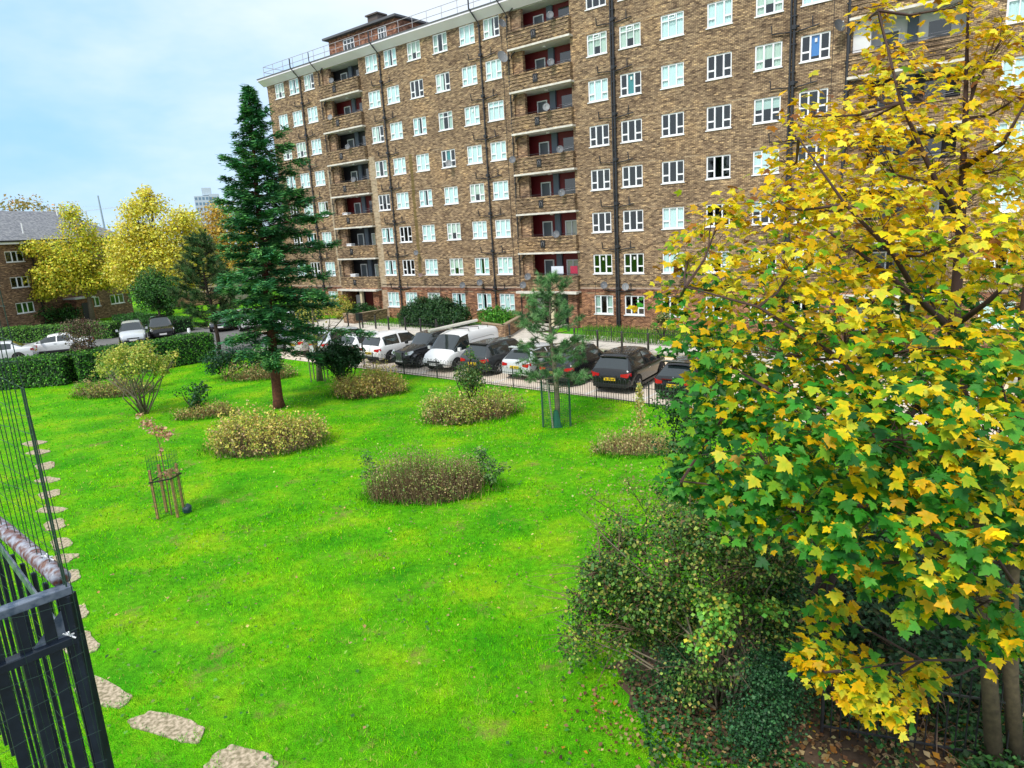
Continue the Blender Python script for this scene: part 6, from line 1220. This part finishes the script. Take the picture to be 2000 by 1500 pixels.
for l in LB_:
    c = Vector(l[:3]); r = l[3]; nb = min(allb, key=lambda p: (p - c).length + (.6 if p.z > c.z + .3 else 0))
    mid = nb.lerp(c, .5) + Vector((random.gauss(0, .06), random.gauss(0, .06), -.05)); q.tube([tuple(v - Vector(o0)) for v in (nb, mid, c)], [.016, .012, .008], 5)
    for _ in range(int(8 + 60 * r * r + 22 * r)):
        d = Vector((random.gauss(0, 1), random.gauss(0, 1), random.gauss(.25, .7))).normalized() * r * random.uniform(.55, 1.08); e = c + d; (q.tube([tuple(v - Vector(o0)) for v in (mid.lerp(c, random.random()), c + d * .5 + Vector((0, 0, .02)), e)], [.004, .0035, .002], 3, False) if random.random() < .5 else None); tips.append((e, d))
q.build('twigs', MTWIG, MP)
# maple leaf outline: five toothed lobes, folded along the veins
half = [(0, 0), (.16, -.02), (.34, .00), (.52, -.04), (.42, .14), (.58, .22), (.82, .40), (.60, .44), (.62, .58), (.40, .52), (.30, .50), (.34, .72), (.24, .74), (.16, .88), (0, 1.12)]
mv = [(x, y, .13 * abs(x) - .10 * max(0, y - .5) - .20 * max(0, abs(x) - .35)) for x, y in half] + [(-x, y, .13 * abs(x) - .10 * max(0, y - .5) - .20 * max(0, abs(x) - .35)) for x, y in half[1:-1]]
ctr = (0, .40, .0); mv.append(ctr); ci = len(mv) - 1; right = list(range(15)); left = [0] + list(range(15, 28)) + [14]
mf = [(ci, right[i], right[i + 1]) for i in range(14)] + [(ci, left[i + 1], left[i]) for i in range(14)]
mv = [(x * .62, (y - .0) * .62, z * .62) for x, y, z in mv]
mv = [(x, y, z - .10 * (x * x * 3)) for x, y, z in mv]
vc = np.ones((len(mv), 3)); rr_ = np.array([math.hypot(x, y - .25) for x, y, _ in mv]); mr_ = rr_.max()
for i_ in range(len(mv)): tt = rr_[i_] / mr_; vc[i_] = np.array([.72, .92, 1.0]) * (1 - tt) + np.array([1.12, .98, .85]) * tt
vc[ci] = (.62, .88, .9); vc[0] = (.75, .7, .6)
Yc = [(.85, .58, .004), (.85, .68, .012), (.84, .46, .004), (.85, .72, .05)]; Gc = [(.035, .20, .018), (.05, .30, .022), (.02, .13, .022), (.11, .38, .04)]; Lc = [(.24, .42, .015), (.42, .50, .02)]; Oc = [(.46, .17, .02), (.28, .10, .03), (.52, .28, .03)]
P, N_l, K, SZ, B_l = [], [], [], [], []
for e, d in tips:
    z = e.z; x = e.x
    py = np.interp(z, [2.0, 3.6, 4.6, 5.6, 6.4, 7.4], [.66, .28, .30, .42, .80, .96]) - .30 * max(0, min(1, (3.0 - x) / 1.4)) * (1 if z < 5.8 and z > 2.8 else .25)
    for _ in range(random.randint(6, 11) if z < 5.7 else random.randint(5, 9)):
        p = e + Vector((random.gauss(0, .085), random.gauss(0, .085), random.gauss(-.02, .08))); P.append(tuple(p - Vector(o0)))
        r = random.random(); kk = 'O' if r < .005 + .08 * max(0, min(1, (z - 6) / 1.5)) else ('Y' if r < py else ('L' if r < py + .16 else 'G')); K.append(kk)
        n = Vector((random.gauss(0, .5), random.gauss(-.38, .5), 1)) + d.normalized() * .35; N_l.append(tuple(n))
        dn = Vector((d.x, d.y, 0)).normalized() if (d.x or d.y) else Vector((1, 0, 0)); B_l.append(tuple(dn + Vector((random.gauss(0, .6), random.gauss(0, .6), random.gauss(-.35, .3))))); SZ.append(random.triangular(.07, .215, .13) * float(np.interp(z, [5.2, 6.6, 7.6], [1.0, .82, .76])))
P = np.array(P); N_l = np.array(N_l); B_l = np.array(B_l); SZ = np.array(SZ); K = np.array(K)
nrm = unit(N_l); b = unit(B_l - nrm * np.sum(B_l * nrm, 1, keepdims=True)); Rm = np.stack([np.cross(b, nrm), b, nrm], 2)
pals = {'Y': Yc, 'G': Gc, 'L': Lc, 'O': Oc}
colr = np.array([random.choice(pals[k]) for k in K]) * (1 + rng.normal(size=(len(K), 1)) * .14).clip(.6, 1.4)
wpz = P + o0; dist = np.linalg.norm(wpz - np.array([0, 0, 6.9]), axis=1); big = SZ / dist
th = (wpz[:, 0] / wpz[:, 1] < .80) & (wpz[:, 2] < 8.6); order = np.argsort(-(big * th))[:300]; rest = np.setdiff1d(np.arange(len(P)), order)
sobj('foliage', scatter_mesh('foliage', mv, mf, P[rest], Rm[rest], SZ[rest], colr[rest], MAPLEM, vc), MP, kind='stuff')
lm = {}
for k, pl in pals.items():
    for j, c in enumerate(pl):
        lm[(k, j)] = scatter_mesh('leaf', mv, mf, np.zeros((1, 3)), np.eye(3)[None], np.ones(1), np.array([c]), MAPLEM, vc)
for i in order:
    k = K[i]; me = lm[(k, random.randrange(len(pals[k])))]; o = bpy.data.objects.new('leaf', me); link(o, MP)
    m4 = Matrix([list(map(float, r)) for r in Rm[i]]).to_4x4() @ Matrix.Scale(float(SZ[i]), 4); m4.translation = Vector(P[i]); o.matrix_local = m4

# ------------------------------------------------------------------ balcony railing and wire net close to the camera
bx, by = -1.17, 1.60; a1 = Vector((-math.sin(math.radians(43.8)), -math.cos(math.radians(43.8)), 0)); a2 = Vector((-math.sin(math.radians(49.4)), math.cos(math.radians(49.4)), 0))
BRL = empty('balcony_railing', (bx, by, 0), label='dark blue painted balcony railing with a flaking handrail at the lower left', cat='railing')
zt = 6.07
def bar(p0, p1, w, h, m, name, up=Vector((0, 0, 1))):
    p0, p1 = Vector(p0), Vector(p1); d = (p1 - p0).normalized(); s = d.cross(up).normalized(); u = s.cross(d); q = MB(); c = []
    for p in (p0, p1):
        for a, b in ((-1, -1), (1, -1), (1, 1), (-1, 1)): c.append(p + s * a * w / 2 + u * b * h / 2)
    q.add(c, [(0, 1, 2, 3), (7, 6, 5, 4), (0, 4, 5, 1), (1, 5, 6, 2), (2, 6, 7, 3), (3, 7, 4, 0)]); o = q.build(name, m, BRL)
    bv = o.modifiers.new('edge', 'BEVEL'); bv.width = .0025; bv.segments = 2; return o
Zv = Vector((0, 0, 1))
for z, nm in ((zt, 'top_rail'), (zt - .135, 'middle_rail')): bar(a1 * -.012 + Zv * z, a1 * 1.3 + Zv * z, .035, .022, RAILT if z == zt else RAILB, nm)
bar(a1 * 0 + Zv * (zt - .012), a1 * 0 + Zv * 5.0, .03, .03, RAILB, 'corner_post', Vector((1, 0, 0)))
for k in range(13):
    c = a1 * (.052 + k * .056); bar(c + Zv * (zt - .012), c + Zv * 4.9, .010, .026, RAILB, 'slat', a1)
for k in range(30):
    c = a2 * (.09 + k * .10); bar(c + Zv * (zt - .04), c + Zv * 4.9, .012, .012, RAILB, 'baluster', a2)
q = MB(); q.tube([a2 * .02 + Zv * (zt + .025), a2 * .5 + Zv * (zt + .035), a2 * 1.6 + Zv * (zt + .03), a2 * 3.2 + Zv * (zt + .03)], .023, 14); q.build('handrail', HANDR, BRL, smooth=True)
bar(a2 * .0 + Zv * (zt - .13) + a1 * .02, a2 * .50 + Zv * (zt - .01) + a1 * .02, .006, .034, RAILT, 'brace', Zv)
q = MB(); q.add([tuple(a1 * .01 + Zv * (zt - .128)), tuple(a1 * .10 + Zv * (zt - .128)), tuple(a1 * .015 + Zv * (zt - .045))], [(0, 1, 2)]); q.build('gusset', RAILT, BRL)
NT = empty('wire_net', (bx, by, 0), label='dark green wire net rising above the balcony railing at the left', cat='net'); q = MB(); NM = mat('net_wire', (.012, .045, .030), .5); rnd = random.Random(3)
off = a2 * -.02
for k in range(30):
    d = k * .052 + rnd.uniform(-.006, .006) + .006 * (k % 2); topz = 6.86 - .05 * rnd.random(); pts = []
    for t in np.linspace(0, 1, 10):
        z = 5.0 + (topz - 5.0) * t; pts.append(off + a2 * (d + .010 * math.sin(t * 9 + k * 1.3)) + Zv * z + a1 * .006 * math.sin(t * 7 + k))
    q.tube(pts, .0013, 3, False)
for z in np.arange(5.05, 6.85, .062):
    q.tube([off + a2 * (d) + Zv * (z + .010 * math.sin(d * 9 + z * 40)) + a1 * .004 * math.sin(d * 20) for d in np.linspace(0, 1.55, 22)], .0008, 3, False)
for d in (.0, .018): q.tube([off + a2 * d + Zv * 4.9, off + a2 * (d + .012) + Zv * 5.9, off + a2 * (d) + Zv * 6.6], .002, 4)
q.build('wires', NM, NT, kind='stuff')
q = MB()
for k in range(13):
    d = -.0 + k * .1; q.tube([a1 * d + a2 * -.035 + Zv * (5.0), a1 * (d + .02) + a2 * -.035 + Zv * (zt - .02)], .0006, 3, False)
for z in np.arange(5.02, zt, .08): q.tube([a1 * d + a2 * -.036 + Zv * (z + .016 * math.sin(d * 14 + z * 9) + d * .05) for d in np.linspace(0, 1.25, 14)], .0005, 3, False)
q.build('lower_wires', NM, NT, kind='stuff')
q = MB(); q.tube([a2 * .25 + Zv * 6.62, a2 * .33 + Zv * 6.80], .004, 6); q.build('net_stick', WHITE, NT)
for p in (a2 * .1 + Zv * (zt + .06), a1 * .02 + Zv * (zt - .11) + a2 * -.03):
    q = MB()
    for k in range(5): a = k * 1.3; q.tube([p, p + Vector((math.cos(a) * .014, math.sin(a) * .012, .006 * k - .008))], .002, 4)
    q.build('tie', WHITE, NT)
